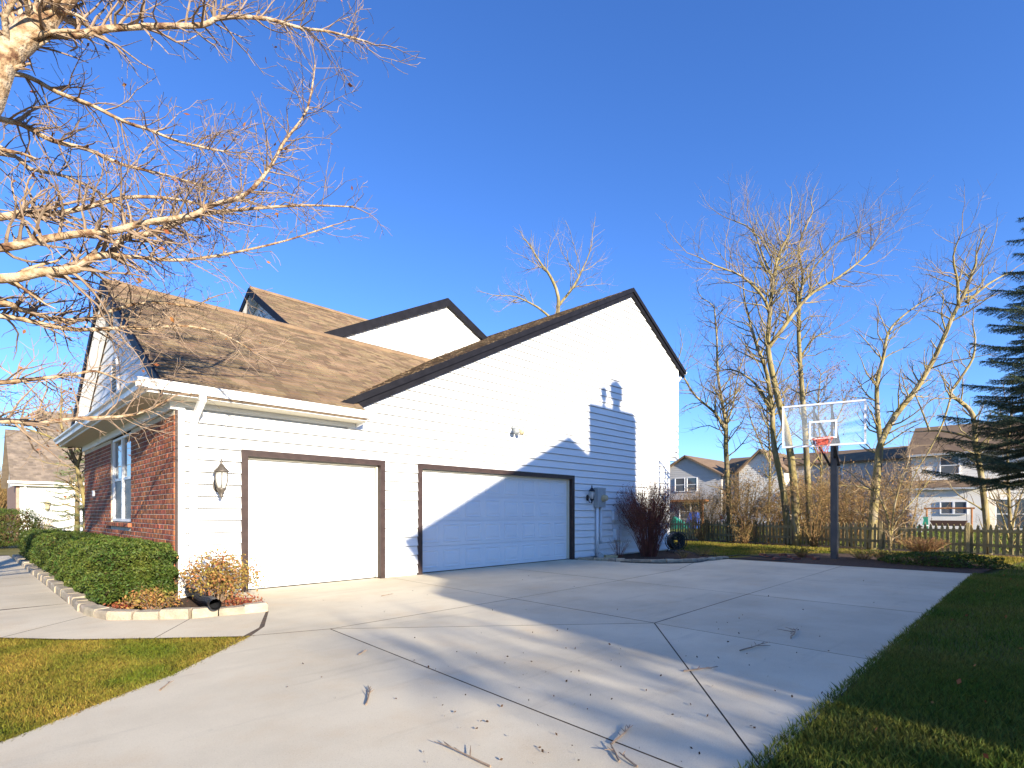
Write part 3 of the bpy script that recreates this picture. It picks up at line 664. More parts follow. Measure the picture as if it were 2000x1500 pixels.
def leaf_cloud(c, n, size, squash=1.0, orient=None):   # c: (n,3) centres -> small folded leaf quads
    n = len(c); d = nr.normal(size=(n, 3)); d /= np.linalg.norm(d, axis=1)[:, None]
    u = np.cross(d, nr.normal(size=(n, 3))); u /= np.linalg.norm(u, axis=1)[:, None]
    s = size*nr.uniform(.6, 1.4, n)[:, None]
    return np.stack([c - d*s, c + u*s*.4*squash, c + d*s, c - u*s*.4*squash], 1)
def blob_pts(c, r, n, shell=.35, box=False, power=4):
    d = nr.normal(size=(n, 3)); d /= np.linalg.norm(d, axis=1)[:, None]
    if box: d /= (np.abs(d)**power).sum(1)[:, None]**(1/power)      # rounded box
    t = 1 - shell*nr.uniform(0, 1, n)**1.7
    p = d*t[:, None]
    w = 1 + .07*np.sin(p[:, 0]*9 + c[0]*5) * np.cos(p[:, 1]*8) + .06*np.sin(p[:, 2]*11 + p[:, 1]*6)
    return np.array(c) + p*np.array(r)*w[:, None]
def yew(x, y, rx, ry, h, label, group, n=9000):
    T = thing('hedge_shrub', (x, y, 0), label, 'hedge', group)
    p = blob_pts((x, y, h*.52), (rx, ry, h*.5), n, .22, True, 5); p = p[p[:, 2] > .03]
    quads_mesh('foliage', leaf_cloud(p, 0, .019, 1.1), m_yew, T)
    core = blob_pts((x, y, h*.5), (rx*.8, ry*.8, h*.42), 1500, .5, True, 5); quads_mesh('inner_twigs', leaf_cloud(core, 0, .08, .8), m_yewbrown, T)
    st = MB()
    for i in range(7): 
        a = rng.uniform(0, 6.3); st.tube([(x+.08*math.cos(a), y+.08*math.sin(a), -.02), (x+rx*.6*math.cos(a), y+ry*.6*math.sin(a), h*.7)], [.02, .008], 5)
    st.build('stems', m_yewbrown, T)
hx = [9.5, 11.4, 13.3, 15.2, 17.1, 19.0]
for i, y in enumerate(hx):
    yew(1.68 + (.0 if i else .02), y, .50, 1.05, .82 - .012*i + rng.uniform(-.02, .02), ('end shrub of the clipped yew hedge, beside the low yellow shrub at the house corner' if i == 0 else 'last yew shrub of the clipped hedge, past the end of the brick wall' if i == 5 else 'clipped dark green yew shrub inside the hedge along the brick wall'), 'yew shrubs of the clipped hedge', 42000 if i < 2 else 15000)
def small_shrub(name, x, y, r, h, m, label, n, size, cat='shrub', twigm=None):
    T = thing(name, (x, y, 0), label, cat)
    st = MB(); tips = []
    for i in range(46):
        a = rng.uniform(0, 6.3); q = rng.random()**.6*r; zt = h*(1 - .5*(q/r)**2)*rng.uniform(.75, 1.08)
        pts = [(x+.06*math.cos(a), y+.06*math.sin(a), -.02), (x+q*.5*math.cos(a), y+q*.5*math.sin(a), zt*.6), (x+q*math.cos(a), y+q*math.sin(a), zt)]
        st.tube(pts, [.006, .004, .002], 3); tips += [pts[1], pts[2]]
    st.build('stems', twigm or m_twig, T)
    tp = np.array(tips); c = tp[nr.randint(0, len(tp), n)] + nr.normal(size=(n, 3))*np.array([r*.16, r*.16, h*.14]); c[:, 2] = np.maximum(c[:, 2], .03)
    quads_mesh('leaves', leaf_cloud(c, 0, size, 1.2), m, T)
p = G(435, 1178); small_shrub('spirea_shrub', p.x, p.y+.25, .55, .58, m_spirea, 'yellow leaved spirea shrub at the house corner by the single garage door', 3600, .022)
p = G(300, 1190); small_shrub('low_shrub', p.x, p.y, .32, .24, m_spirea, 'low yellow green shrub at the foot of the hedge end', 1200, .02)
p = G(470, 1188); small_shrub('low_shrub', p.x, p.y, .25, .15, m_redleaf, 'low rusty red plant under the yellow spirea', 700, .018)
p = G(225, 1196); small_shrub('low_shrub', p.x+.1, p.y+.1, .22, .1, m_redleaf, 'patch of rusty fallen leaves against the stone edging', 350, .02)
# barberry: fan of red brown canes
def cane_bush(name, x, y, r, h, n, m, label, cat, seed, rad=.006, side=6, leafm=None):
    r_ = random.Random(seed); T = thing(name, (x, y, 0), label, cat); st = MB(); tips = []
    for i in range(n):
        a = r_.uniform(0, 6.283); q = r_.random()**.55*r; zt = h*(1-.22*(q/r)**3)*r_.uniform(.72, 1.05)
        b = .22*r*r_.random()
        pts = [Vector((x+b*math.cos(a), y+b*math.sin(a), -.02)), Vector((x+(b+(q-b)*.42)*math.cos(a), y+(b+(q-b)*.42)*math.sin(a), zt*.5)), Vector((x+q*math.cos(a+.06), y+q*math.sin(a+.06), zt))]
        st.tube(pts, [rad, rad*.7, rad*.25], 3, False)
        for j in range(side):
            t = r_.uniform(.45, .97); p0 = pts[1].lerp(pts[2], (t-.5)*2) if t > .5 else pts[0].lerp(pts[1], t*2)
            d = Vector((r_.uniform(-1, 1)+math.cos(a)*.4, r_.uniform(-1, 1)+math.sin(a)*.4, r_.uniform(.5, 1.6))).normalized()*h*r_.uniform(.05, .13)
            st.tube([p0, p0+d], [rad*.45, rad*.2], 3, False); tips.append(p0+d)
    st.build('canes', m, T)
    if leafm:
        tp = np.array([tuple(t) for t in tips]); c = tp + nr.normal(size=tp.shape)*.02; quads_mesh('leaves', leaf_cloud(c, 0, .018, 1.2), leafm, T)
    return T
cane_bush('barberry_bush', 13.95, 8.15, 1.0, 2.12, 360, m_barberry, 'tall dark red vase shaped barberry shrub against the white wall', 'shrub', 3, .006, 15, m_redleaf)
p = G(1207, 1092); cane_bush('dry_plant', 12.85, 8.45, .35, .62, 40, m_barberry, 'dry dead perennial stalks beside the meter conduit', 'plant', 4, .004, 3)
cane_bush('dry_plant', 12.75, 8.35, .06, .95, 3, m_barberry, 'thin tall dry stalk leaning before the white phone box', 'plant', 9, .004, 8)
for (px, py, r, h, lb) in ((1372, 1085, .5, .3, 'low rusty groundcover in the mulch bed beside the hose reel'), (1335, 1088, .3, .22, 'small brown tuft in the mulch before the red barberry')):
    p = G(px, py); cane_bush('dry_plant', p.x, p.y, r, h, 60, m_brush, lb, 'plant', px, .004, 3)
# bed by the goal
p = G(1800, 1088); cane_bush('dried_perennial', p.x+.5, p.y, .8, .55, 190, m_brush, 'brown dried perennial clump behind the green ground cover', 'plant', 12, .009, 6, m_leafr)
def mound(name, x, y, rx, ry, h, m, label, n, size):
    T = thing(name, (x, y, 0), label, 'ground cover')
    pts = blob_pts((x, y, 0), (rx, ry, h), n, .3); pts = pts[pts[:, 2] > 0]
    quads_mesh('foliage', leaf_cloud(pts, 0, size, 1.0), m, T)
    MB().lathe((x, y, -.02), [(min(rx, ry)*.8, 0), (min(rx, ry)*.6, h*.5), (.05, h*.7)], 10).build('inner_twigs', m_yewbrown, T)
p = G(1835, 1104); mound('ground_cover', p.x+.3, p.y, .75, 1.25, .32, m_yew, 'low dark green spreading ground cover at the driveway corner', 9000, .03)
for (px, py, s) in ((1560, 1088, .5), (1680, 1092, .6), (1720, 1095, .45)):
    p = G(px, py); cane_bush('dry_plant', p.x+.3, p.y, s, .28, 90, m_brush, 'tan dried ground plants round the basketball pole', 'plant', px, .005, 4, m_yew)['group'] = 'dried plants round the basketball pole'

# ---------------------------------------------------------------- bare trees
def polytree(name, loc, label, cat, limbs, seed, twig_n, twig_len, m_main, m_tw, sides=6, sub=2, droop=0.0, up=.35, group=None, leaf=None, leafn=0, leafs=.05, tw_r=.006):
    """limbs: list of (points, radii); side branches and twigs grow from them"""
    r = random.Random(seed); T = thing(name, loc, label, cat, group); tr = MB(); tw = MB(); tips = []
    def smooth(pts, rad):
        P_ = [Vector(p) for p in pts]; out = []; rr = []
        for i in range(len(P_)-1):
            p0, p1, p2, p3 = P_[max(i-1, 0)], P_[i], P_[i+1], P_[min(i+2, len(P_)-1)]
            n = 3
            for j in range(n):
                t = j/n; out.append(.5*((2*p1) + (p2-p0)*t + (2*p0-5*p1+4*p2-p3)*t*t + (3*p1-p0-3*p2+p3)*t**3)); rr.append(rad[i]*(1-t)+rad[i+1]*t)
        out.append(P_[-1]); rr.append(rad[-1]); return out, rr
    def grow(p, d, L, rad, lev):
        n = 5 if lev < sub else 3; pts = [p]; rr = [rad]; q = p
        for i in range(n):
            d = (d + Vector((r.gauss(0, .22), r.gauss(0, .22), r.gauss(0, .2) + up*.18 - droop*.15*(i/n)))).normalized()
            q = q + d*(L/n); pts.append(q); rr.append(max(rad*(1-(i+1)/n*.75), .0022))
        (tw if rad < .02 else tr).tube(pts, rr, 3 if rad < .012 else 5, False)
        if lev < sub:
            m = int(4 + L*3.0) if lev else int(4 + L*2.2)
            for k in range(m):
                t = r.uniform(.2, 1.0); i = min(int(t*n), n-1); pp = pts[i].lerp(pts[i+1], t*n-i)
                ax = (pts[i+1]-pts[i]).normalized(); o = Vector((r.gauss(0, 1), r.gauss(0, 1), r.gauss(0, 1))); o = (o - ax*o.dot(ax)).normalized()
                grow(pp, (ax*.75 + o*.75).normalized(), L*r.uniform(.28, .5)*(1.15-t*.5), max(rr[i]*.5, .0028), lev+1)
        else: tips.append(pts[-1])
    for pts, rad in limbs:
        sp, sr = smooth(pts, rad); tr.tube(sp, sr, sides if max(rad) > .03 else 5)
        tot = sum((b-a).length for a, b in zip(sp[:-1], sp[1:])); m = int(twig_n*tot)
        for k in range(m):
            t = r.random()**.8*(len(sp)-1.001); i = int(t); pp = sp[i].lerp(sp[i+1], t-i); ra = sr[i]
            if ra > .11 and r.random() < .75: continue
            ax = (sp[i+1]-sp[i]).normalized(); o = Vector((r.gauss(0, 1), r.gauss(0, 1), r.gauss(0, 1)+.2)); o = (o - ax*o.dot(ax)).normalized()
            grow(pp, (ax*.6 + o*.8).normalized(), twig_len*r.uniform(.45, 1.1), max(min(ra*.45, .03), tw_r), 1)
        tips.append(sp[-1])
        grow(sp[-1], (sp[-1]-sp[-2]).normalized(), twig_len*.8, max(sr[-1], .003), 1)
    tr.build('trunk', m_main, T, smooth=True); tw.build('crown', m_tw, T)
    if leafn:
        tp = np.array([tuple(t) for t in tips]); c = tp[nr.randint(0, len(tp), leafn)] + nr.normal(size=(leafn, 3))*.06
        quads_mesh('leaves', leaf_cloud(c, 0, leafs, 1.5), leaf, T)
    return T
def px_limb(pxs, d0, d1, w0, w1, thin=1.0):             # limb traced in the picture, at a distance range; widths in pixels
    n = len(pxs); pts = []; rad = []
    for i, (x, y) in enumerate(pxs):
        t = i/max(n-1, 1); d = d0 + (d1-d0)*t; pts.append(P(x, y, d)); rad.append((w0 + (w1-w0)*t)/2*d/F_PX*thin)
    return pts, rad
# river birch: stems stand on the front lawn left of the walkway, its limbs reach over the garage
tb = Vector((-1.5, 8.0, 0)); stem = [tb + Vector(q) for q in ((0, 0, -.1), (.1, -.1, 1.5), (.15, -.3, 3.0), (.1, -.45, 4.6), (-.1, -.5, 6.5), (-.3, -.4, 8.5))]
B = [(stem, [.17, .15, .135, .115, .08, .04])]
def birch(pxs, d0, d1, w0, w1, zroot):
    pts, rad = px_limb(pxs, d0, d1, w0, w1)
    k = min(range(len(stem)-1), key=lambda i: abs(stem[i].z - zroot)); a, b = stem[k], stem[k+1]
    s = a.lerp(b, max(0, min(1, (zroot-a.z)/(b.z-a.z)))); mid = s.lerp(pts[0], .55) + Vector((0, 0, .12)); B.append(([s, mid] + pts, [rad[0]*1.25, rad[0]*1.1] + rad))
birch([(-60, 250), (0, 120), (40, 80), (95, 25), (150, -40), (230, -160)], 4.3, 4.6, 58, 34, 2.2)
birch([(94, 68), (150, 68), (210, 56), (300, 51), (394, 49), (431, 34), (518, 36), (585, 54), (645, 62), (712, 80)], 4.5, 5.2, 15, 3, 4.6)
birch([(0, 142), (56, 150), (112, 180), (176, 204), (240, 236), (285, 251), (349, 276), (412, 291), (442, 296)], 4.7, 5.3, 10, 3, 4.4)
birch([(0, 232), (45, 244), (101, 274), (172, 292), (232, 319), (292, 334), (360, 352), (420, 372)], 4.8, 5.6, 11, 3, 4.2)
birch([(0, 424), (49, 414), (97, 418), (169, 405), (240, 386), (322, 386), (390, 398)], 4.8, 5.6, 14, 4, 3.2)
birch([(0, 484), (75, 469), (150, 457), (225, 450), (281, 435), (375, 420), (412, 401), (480, 379), (525, 330), (555, 277), (600, 214), (615, 128)], 4.9, 6.0, 16, 3, 3.0)
birch([(0, 544), (75, 532), (150, 525), (180, 502), (218, 495), (240, 465), (300, 454), (356, 431), (412, 416), (525, 405), (600, 401), (690, 404)], 5.0, 6.2, 19, 2.5, 2.8)
B.append(px_limb([(218, 497), (262, 502), (337, 508), (394, 504), (469, 491), (562, 469), (650, 440)], 5.4, 6.3, 9, 2.5))
birch([(0, 590), (32, 602), (70, 612), (112, 625), (180, 622), (215, 608), (290, 590), (380, 600)], 5.2, 6.4, 12, 4, 2.6)
birch([(0, 617), (37, 622), (100, 637), (150, 644), (212, 642), (250, 640), (300, 642), (350, 636), (430, 650), (500, 690)], 5.3, 6.8, 11, 3, 2.4)
birch([(0, 300), (60, 330), (130, 345), (200, 380), (270, 440), (330, 470)], 5.4, 6.0, 8, 3, 3.4)
birch([(0, 747), (50, 742), (100, 737), (150, 730), (187, 725), (230, 740)], 5.3, 6.2, 10, 3, 2.0)
birch([(0, 822), (75, 825), (162, 817), (262, 810), (330, 780)], 5.3, 6.3, 12, 3, 1.7)
birch([(-80, -60), (60, -30), (240, -40), (380, -70)], 4.6, 5.2, 12, 4, 5.6)
polytree('birch_tree', tb, 'bare pale barked birch reaching over the garage roof, few orange leaves left', 'tree', B, 21, 17, .62, m_birch, m_twig, 7, 2, .25, .15, leaf=m_leafo, leafn=150, leafs=.03, tw_r=.0045)
# trees along the back fence
def std_tree(label, limbs_px, d, seed, tn=1.6, tl=1.5, m=m_bark, name='bare_tree', leaf=None, leafn=0, group=None, sub=2, tw=m_twigb):
    L = []
    for (pxs, w0, w1, dd) in limbs_px: L.append(px_limb(pxs, d, d+dd, w0, w1, .80))
    b = L[0][0][0]; L[0][0][0] = Vector((b.x, b.y, -.1))
    return polytree(name, (b.x, b.y, 0), label, 'tree', L, seed, tn*1.9, tl*1.1, m, tw, 7, sub, 0, .5, group, leaf, leafn, .05, .011)
std_tree('slender bare tree with short forked crown beside the house corner', [
    ([(1425, 1052), (1424, 980), (1418, 880), (1418, 830), (1411, 790), (1402, 730), (1400, 660), (1395, 600)], 15, 3, 0),
    ([(1415, 835), (1395, 805), (1360, 775), (1340, 745), (1328, 720)], 7, 3, -1), ([(1420, 825), (1432, 790), (1440, 740), (1452, 700)], 5, 2, 1)], 24, 31, 3.2, 1.9)
std_tree('tallest bare tree with twin mossy trunks behind the fence', [
    ([(1556, 1062), (1552, 960), (1540, 860), (1520, 780), (1503, 700), (1500, 660), (1505, 600), (1510, 550), (1520, 500), (1540, 460)], 20, 4, 0),
    ([(1500, 680), (1530, 640), (1560, 600), (1590, 570), (1640, 540), (1690, 500), (1710, 470)], 11, 2, .5),
    ([(1502, 610), (1490, 580), (1450, 540), (1400, 520), (1360, 500)], 8, 2, -1), ([(1510, 545), (1490, 500), (1470, 450), (1430, 430)], 6, 2, 1)], 21, 32, 3.0, 2.1)
std_tree('pale bare trunk leaning beside the tallest tree', [
    ([(1542, 1062), (1530, 960), (1512, 870), (1508, 800), (1498, 730), (1480, 680), (1468, 640), (1455, 590)], 17, 4, 0),
    ([(1508, 810), (1490, 770), (1465, 740), (1430, 722), (1400, 725)], 8, 2, 1)], 21.6, 33, 3.0, 1.8)
std_tree('straight grey bare trunk standing behind the basketball backboard', [
    ([(1585, 1058), (1578, 940), (1572, 830), (1565, 740), (1560, 650), (1562, 590), (1568, 540), (1560, 480), (1585, 420)], 16, 3, 0),
    ([(1562, 700), (1590, 660), (1620, 650)], 6, 2, 1), ([(1566, 560), (1600, 510), (1640, 470), (1680, 450)], 5, 2, -1)], 22.5, 34, 3.0, 1.9)
std_tree('smooth pale tree forking low into two long leaning trunks', [
    ([(1702, 1068), (1708, 980), (1716, 900), (1722, 862), (1750, 810), (1790, 760), (1830, 690), (1860, 620), (1885, 570), (1900, 530)], 21, 6, 0),
    ([(1721, 868), (1715, 820), (1713, 750), (1725, 700), (1735, 650), (1760, 620), (1800, 590)], 13, 3, 1),
    ([(1872, 600), (1870, 550), (1862, 500), (1880, 450)], 8, 2, -1), ([(1888, 590), (1930, 555), (1975, 530)], 8, 2, .5)], 19, 35, 3.0, 1.6, m_bark)
std_tree('crooked bare tree with twisting trunk near the right end of the fence', [
    ([(1932, 1085), (1925, 1000), (1915, 920), (1905, 870), (1900, 810), (1870, 780), (1855, 770), (1875, 740), (1900, 700), (1905, 660)], 15, 4, 0),
    ([(1908, 860), (1880, 850), (1840, 842), (1810, 842)], 8, 3, 1), ([(1858, 772), (1850, 800), (1838, 835), (1815, 880), (1790, 920), (1775, 960)], 5, 2, -.5),
    ([(1815, 840), (1800, 800), (1785, 765)], 5, 2, 0)], 16.8, 36, 2.2, 1.2)
std_tree('young multi stemmed bare tree before the neighbour house wall', [
    ([(1740, 1075), (1735, 1020), (1722, 980), (1700, 950)], 6, 2, 0), ([(1740, 1070), (1745, 1000), (1760, 940), (1775, 900)], 5, 2, 0), ([(1738, 1050), (1755, 1010), (1790, 970), (1820, 930)], 4, 2, 0)], 16, 37, 5, 1.0)
std_tree('bare tree with several thin stems near the right edge', [
    ([(1975, 1085), (1972, 1000), (1968, 900), (1975, 800)], 9, 3, 0), ([(1974, 1040), (1990, 980), (2010, 930)], 6, 2, 0), ([(1973, 1060), (1955, 1000), (1935, 960)], 4, 2, 0)], 17, 38, 4, 1.1)
# far trees
std_tree('bare tree crown showing above the roof beyond the ridge', [
    ([(1085, 1010), (1085, 800), (1088, 640), (1090, 580), (1075, 540), (1060, 520)], 14, 5, 0), ([(1088, 600), (1120, 560), (1145, 510)], 8, 3, 0), ([(1086, 630), (1050, 600), (1010, 580)], 7, 3, 0)], 40, 39, 1.2, 3.4)
for i, (x, d, top, lb) in enumerate(((1600, 36, 730, 'russet leaved tree seen through the glass backboard'), (1500, 38, 770, 'russet leaved tree between the twin trunks and the white gable'))):
    std_tree(lb, [([(x, 1030), (x+4, 900), (x-2, 800), (x+3, top)], 6, 2, 0), ([(x+2, 900), (x-30, 830), (x-40, 790)], 4, 2, 0), ([(x+2, 880), (x+35, 820), (x+50, 780)], 4, 2, 0)], d, 50+i, 4, 1.8, leaf=m_leafr, leafn=1500, name='leafy_tree')
# brush along the fence
br_pos = [(1370, 24.5), (1410, 28), (1432, 24), (1500, 23), (1540, 26), (1575, 27), (1625, 22.5), (1650, 27), (1690, 23), (1720, 24), (1765, 22), (1350, 27), (1392, 26), (1450, 25), (1480, 27), (1520, 24), (1560, 24.5), (1610, 24), (1640, 25), (1665, 21), (1740, 19.5), (1455, 22.5), (1590, 20.5)]
b0 = None
for i, (x, d) in enumerate(br_pos):
    p = P(x, 1060, d)
    if b0 is None:
        bl_ = []
        for q in range(13):
            a = q*2.4; r0 = .15 + .9*rng.random(); hh = rng.uniform(1.6, 2.9)
            bl_.append(([(.1*math.cos(a), .1*math.sin(a), -.05), (r0*.5*math.cos(a), r0*.5*math.sin(a), hh*.45), (r0*math.cos(a+.3), r0*math.sin(a+.3), hh)], [.02, .013, .006]))
        b0 = polytree('brush_shrub', (0, 0, 0), 'tan leafless brush growing along the picket fence', 'shrub', bl_, 77, 9, .75, m_brush, m_brush, 5, 2, .1, .3, 'tan brush along the fence', m_brush, 1800, .028, .006); o = b0
    else: o = copy_tree(b0)
    o.location = (p.x, p.y, 0); s = rng.uniform(.6, 1.15); o.scale = (s*.9, s*.9, s); o.rotation_euler = (0, 0, i*1.3)
# tree behind the camera whose shadow falls on the drive, and a small spruce
def shade_tree(x, y, h, seed, label):
    L = [([(x, y, -.1), (x+.05, y, h*.3), (x-.05, y+.05, h*.62)], [.15, .12, .08])]; q = random.Random(seed)
    for i in range(18):
        a = i*2.4; z0 = h*(.48+.3*q.random()); l = h*q.uniform(.13, .22)
        L.append(([(x, y, z0), (x+l*.5*math.cos(a), y+l*.5*math.sin(a), z0+l*.45), (x+l*1.1*math.cos(a+.3), y+l*1.1*math.sin(a+.3), z0+l*.95)], [.05, .032, .01]))
    polytree('yard_tree', (x, y, 0), label, 'tree', L, seed, 6.0, .9, m_bark, m_twigb, 6, 1, 0, .3, tw_r=.024)
shade_tree(-.9, -19.8, 7.2, 91, 'bare yard tree standing between the neighbour houses')

def spruce(name, x, y, h, r, z0, m, label, seed, nb=90, needles=26, group=None):
    q = random.Random(seed); T = thing(name, (x, y, 0), label, 'tree', group)
    MB().tube([(x, y, -.1), (x+.03, y, h*.5), (x, y, h)], [.15*h/8, .09*h/8, .01], 7).build('trunk', m_bark, T, smooth=True)
    st = MB(); C = []; D = []
    for i in range(nb):
        t = (i+q.random())/nb; zb = z0 + (h-z0)*t; L = r*(1-t)**.8*q.uniform(.8, 1.1)+.1; a = i*2.399+q.uniform(-.3, .3)
        d = Vector((math.cos(a), math.sin(a), 0)); pts = [Vector((x, y, zb)), Vector((x, y, zb)) + d*L*.5 + Vector((0, 0, -.10*L)), Vector((x, y, zb)) + d*L + Vector((0, 0, .02*L))]
        st.tube(pts, [.018, .011, .004], 4, False)
        m_ = max(5, int(L*13)); side = Vector((-d.y, d.x, 0))
        for j in range(m_):
            s = .18+.82*j/m_; p = pts[0].lerp(pts[1], s*2) if s < .5 else pts[1].lerp(pts[2], s*2-1)
            for sg in (-1, 1):
                tl = L*.34*(1.05-s)*q.uniform(.7, 1.2)+.07; e = p + (d*.65 + side*sg*.8).normalized()*tl + Vector((0, 0, -.12*tl-q.uniform(0, .05)))
                st.tube([p, e], [.004, .002], 3, False)
                nn = max(6, int(tl*needles*2.2)); w = np.linspace(.05, 1, nn)[:, None]; C.append(np.array(p)*(1-w)+np.array(e)*w); D.append(np.repeat([tuple((e-p).normalized())], nn, 0))
        nn = int(L*needles*1.5); w = np.linspace(.1, 1, nn)[:, None]; C.append(np.array(pts[1])*(1-w)+np.array(pts[2])*w); D.append(np.repeat([tuple(d)], nn, 0))
    st.build('boughs', m_bark, T)
    C = np.concatenate(C); D = np.concatenate(D); C = np.repeat(C, 5, 0); D = np.repeat(D, 5, 0); n = len(C)
    o = nr.normal(size=(n, 3)); o -= D*(o*D).sum(1)[:, None]; o /= np.linalg.norm(o, axis=1)[:, None]
    dirn = D*.55+o*.8; ln = nr.uniform(.022, .04, n)[:, None]; s = np.cross(dirn, nr.normal(size=(n, 3))); s /= np.linalg.norm(s, axis=1)[:, None]
    C = C + nr.normal(size=(n, 3))*.006
    V = np.stack([C - s*.0045, C + s*.0045, C + dirn*ln*1.4], 1); quads_mesh('needles', V, m, T); return T
p = P(2095, 1000, 11.5); spruce('spruce_tree', p.x, p.y, 9.5, 2.35, 2.0, m_spruce, 'dark green spruce at the right edge of the lawn', 5, 210, 22)
p = P(150, 1000, 23); spruce('spruce_tree', p.x, p.y, 6, 1.3, .6, m_spruce_y, 'light green spruce seen past the brick corner before the neighbour garage', 6, 60, 12)
spruce('spruce_tree', .3, -15.2, 4.3, 1.3, .3, m_spruce, 'small spruce in the side yard between the houses', 8, 60, 10)
# front ornamental tree past the garage front
std_tree('small crooked ornamental tree at the far corner of the brick front', [
    ([(168, 1040), (166, 985), (158, 950), (148, 905), (130, 860), (118, 820), (122, 780)], 13, 4, 0), ([(150, 915), (160, 880), (163, 850)], 7, 3, 0), ([(135, 870), (90, 850), (40, 835), (0, 830)], 7, 3, -.3), ([(155, 945), (166, 925), (168, 890)], 6, 3, 0), ([(120, 825), (90, 810), (60, 790)], 5, 2, 0)], 13.6, 44, 5, .8, leaf=m_leafo, leafn=60)

# ---------------------------------------------------------------- picket fence
fa_, fb_ = Vector((20.3, -3.0, 0)), Vector((25.6, 17.6, 0)); fd = (fb_-fa_); FL = fd.length; fd.normalize(); fn = Vector((fd.y, -fd.x, 0))
FT = thing('picket_fence', fa_, 'weathered brown picket fence along the back of the yard', 'fence')
ang = math.atan2(fd.y, fd.x)
pk = MB(); pk.add([(-.042, 0, .04), (.042, 0, .04), (.042, 0, .78), (.028, 0, .81), (.03, 0, .85), (0, 0, .91), (-.03, 0, .85), (-.028, 0, .81), (-.042, 0, .78)] + [(-.042, .02, .04), (.042, .02, .04), (.042, .02, .78), (.028, .02, .81), (.03, .02, .85), (0, .02, .91), (-.03, .02, .85), (-.028, .02, .81), (-.042, .02, .78)],
       [tuple(range(9)), tuple(range(9, 18))[::-1]] + [(i, 9+i, 9+(i+1) % 9, (i+1) % 9) for i in range(9)])
pk_me = pk.mesh('picket'); pk_me.materials.append(m_fence)
n = int(FL/.15)
for i in range(n):
    o = link(bpy.data.objects.new('picket', pk_me)); o.parent = FT; o.location = fd*(i*.15+.08) + Vector((0, 0, rng.uniform(-.02, .012))); o.rotation_euler = (rng.uniform(-.02, .02), rng.uniform(-.025, .025), ang)
for zz in (.24, .66):
    r_ = MB(); a = fa_ + fn*.03; b = fb_ + fn*.03
    r_.hexa([a+Vector((0, 0, zz)), b+Vector((0, 0, zz)), b+fn*.04+Vector((0, 0, zz)), a+fn*.04+Vector((0, 0, zz)), a+Vector((0, 0, zz+.085)), b+Vector((0, 0, zz+.085)), b+fn*.04+Vector((0, 0, zz+.085)), a+fn*.04+Vector((0, 0, zz+.085))])
    for q in range(len(r_.v)): r_.v[q] = tuple(Vector(r_.v[q]) - fn*.06 + Vector((0, 0, 0)))
    r_.build('rail', m_fence, FT)
for i in range(int(FL/2.4)+1):
    p = fa_ + fd*(i*2.4) - fn*.08; MB().hexa([p+Vector(q) for q in ((-.045, -.045, -.1), (.045, -.045, -.1), (.045, .045, -.1), (-.045, .045, -.1), (-.045, -.045, .95), (.045, -.045, .95), (.045, .045, .95), (-.045, .045, .95))]).build('post', m_fence, FT)

# ---------------------------------------------------------------- basketball goal
pb_ = Vector((16.9, 4.14, 0)); T = thing('basketball_goal', pb_, 'basketball goal with clear backboard on a dark square steel pole', 'basketball goal')
MB().box((16.82, 4.06, -.1), (16.98, 4.22, 3.35)).build('pole', m_metal_d, T)
wd = Vector((.24, -.97, 0)).normalized(); nd = Vector((-.97, -.24, 0)).normalized()          # board width direction, facing direction
bc = Vector((15.5, 4.06, 3.50))
def bbox(cw, cz, w, h, t, off=0.0):
    m = MB(); c = bc + wd*cw + Vector((0, 0, cz)) + nd*off
    v = [c + wd*sx*w/2 + nd*sy*t/2 + Vector((0, 0, sz*h/2)) for sz in (-1, 1) for sx, sy in ((-1, -1), (1, -1), (1, 1), (-1, 1))]
    return m.hexa(v)
bd = bbox(0, 0, 1.78, 1.02, .012).build('backboard', m_acryl, T)
for a in ((0, .53, 1.86, .045), (0, -.53, 1.86, .045)): bbox(a[0], a[1], a[2], a[3], .05).build('frame_bar', m_aluf, bd)
for s in (-1, 1): bbox(s*.91, 0, .045, 1.012, .05).build('frame_bar', m_aluf, bd)
for a in ((0, .08, .62, .045), (0, -.34, .62, .045)): bbox(a[0], a[1], a[2], a[3], .004, .012).build('target_line', m_white, bd)
for s in (-1, 1): bbox(s*.29, -.13, .045, .372, .004, .012).build('target_line', m_white, bd)
for s in (-1, 1):
    bbox(s*.2, 0, .05, 1.0, .05, -.06).build('upright', m_metal_d, T)
    for z0, z1 in ((2.55, 3.15), (3.15, 3.75)):
        a = pb_ + wd*s*.11 + Vector((0, 0, z0)); b = bc + wd*s*.2 - nd*.07 + Vector((0, 0, z1-3.5+.1)); MB().tube([a, b], .032, 6).build('arm', m_metal_d, T)
MB().tube([pb_ - nd*.42 + Vector((0, 0, 2.35)), pb_ + nd*.5 + Vector((0, 0, 3.1))], .03, 6).build('lift_arm', m_metal_d, T)
MB().tube([pb_ - nd*.12 + Vector((0, 0, 1.2)), pb_ - nd*.12 + Vector((0, 0, 2.5))], .022, 6).build('actuator', m_metal_d, T)
rc = bc + nd*.40 + Vector((0, 0, -.40)); ring = [rc + (wd*math.cos(t) + nd*math.sin(t))*.23 for t in np.linspace(0, 2*math.pi, 25)]
R = MB().tube(ring, .011, 6).build('rim', m_orange, T, smooth=True)
br = MB(); br.tube([bc + wd*.07 + nd*.02 + Vector((0, 0, -.41)), rc + wd*.09 - nd*.2], .014, 5); br.tube([bc - wd*.07 + nd*.02 + Vector((0, 0, -.41)), rc - wd*.09 - nd*.2], .014, 5); br.build('bracket', m_orange, T)
bbox(0, -.44, .24, .16, .05, .035).build('mount_plate', m_orange, T)
nt = MB()
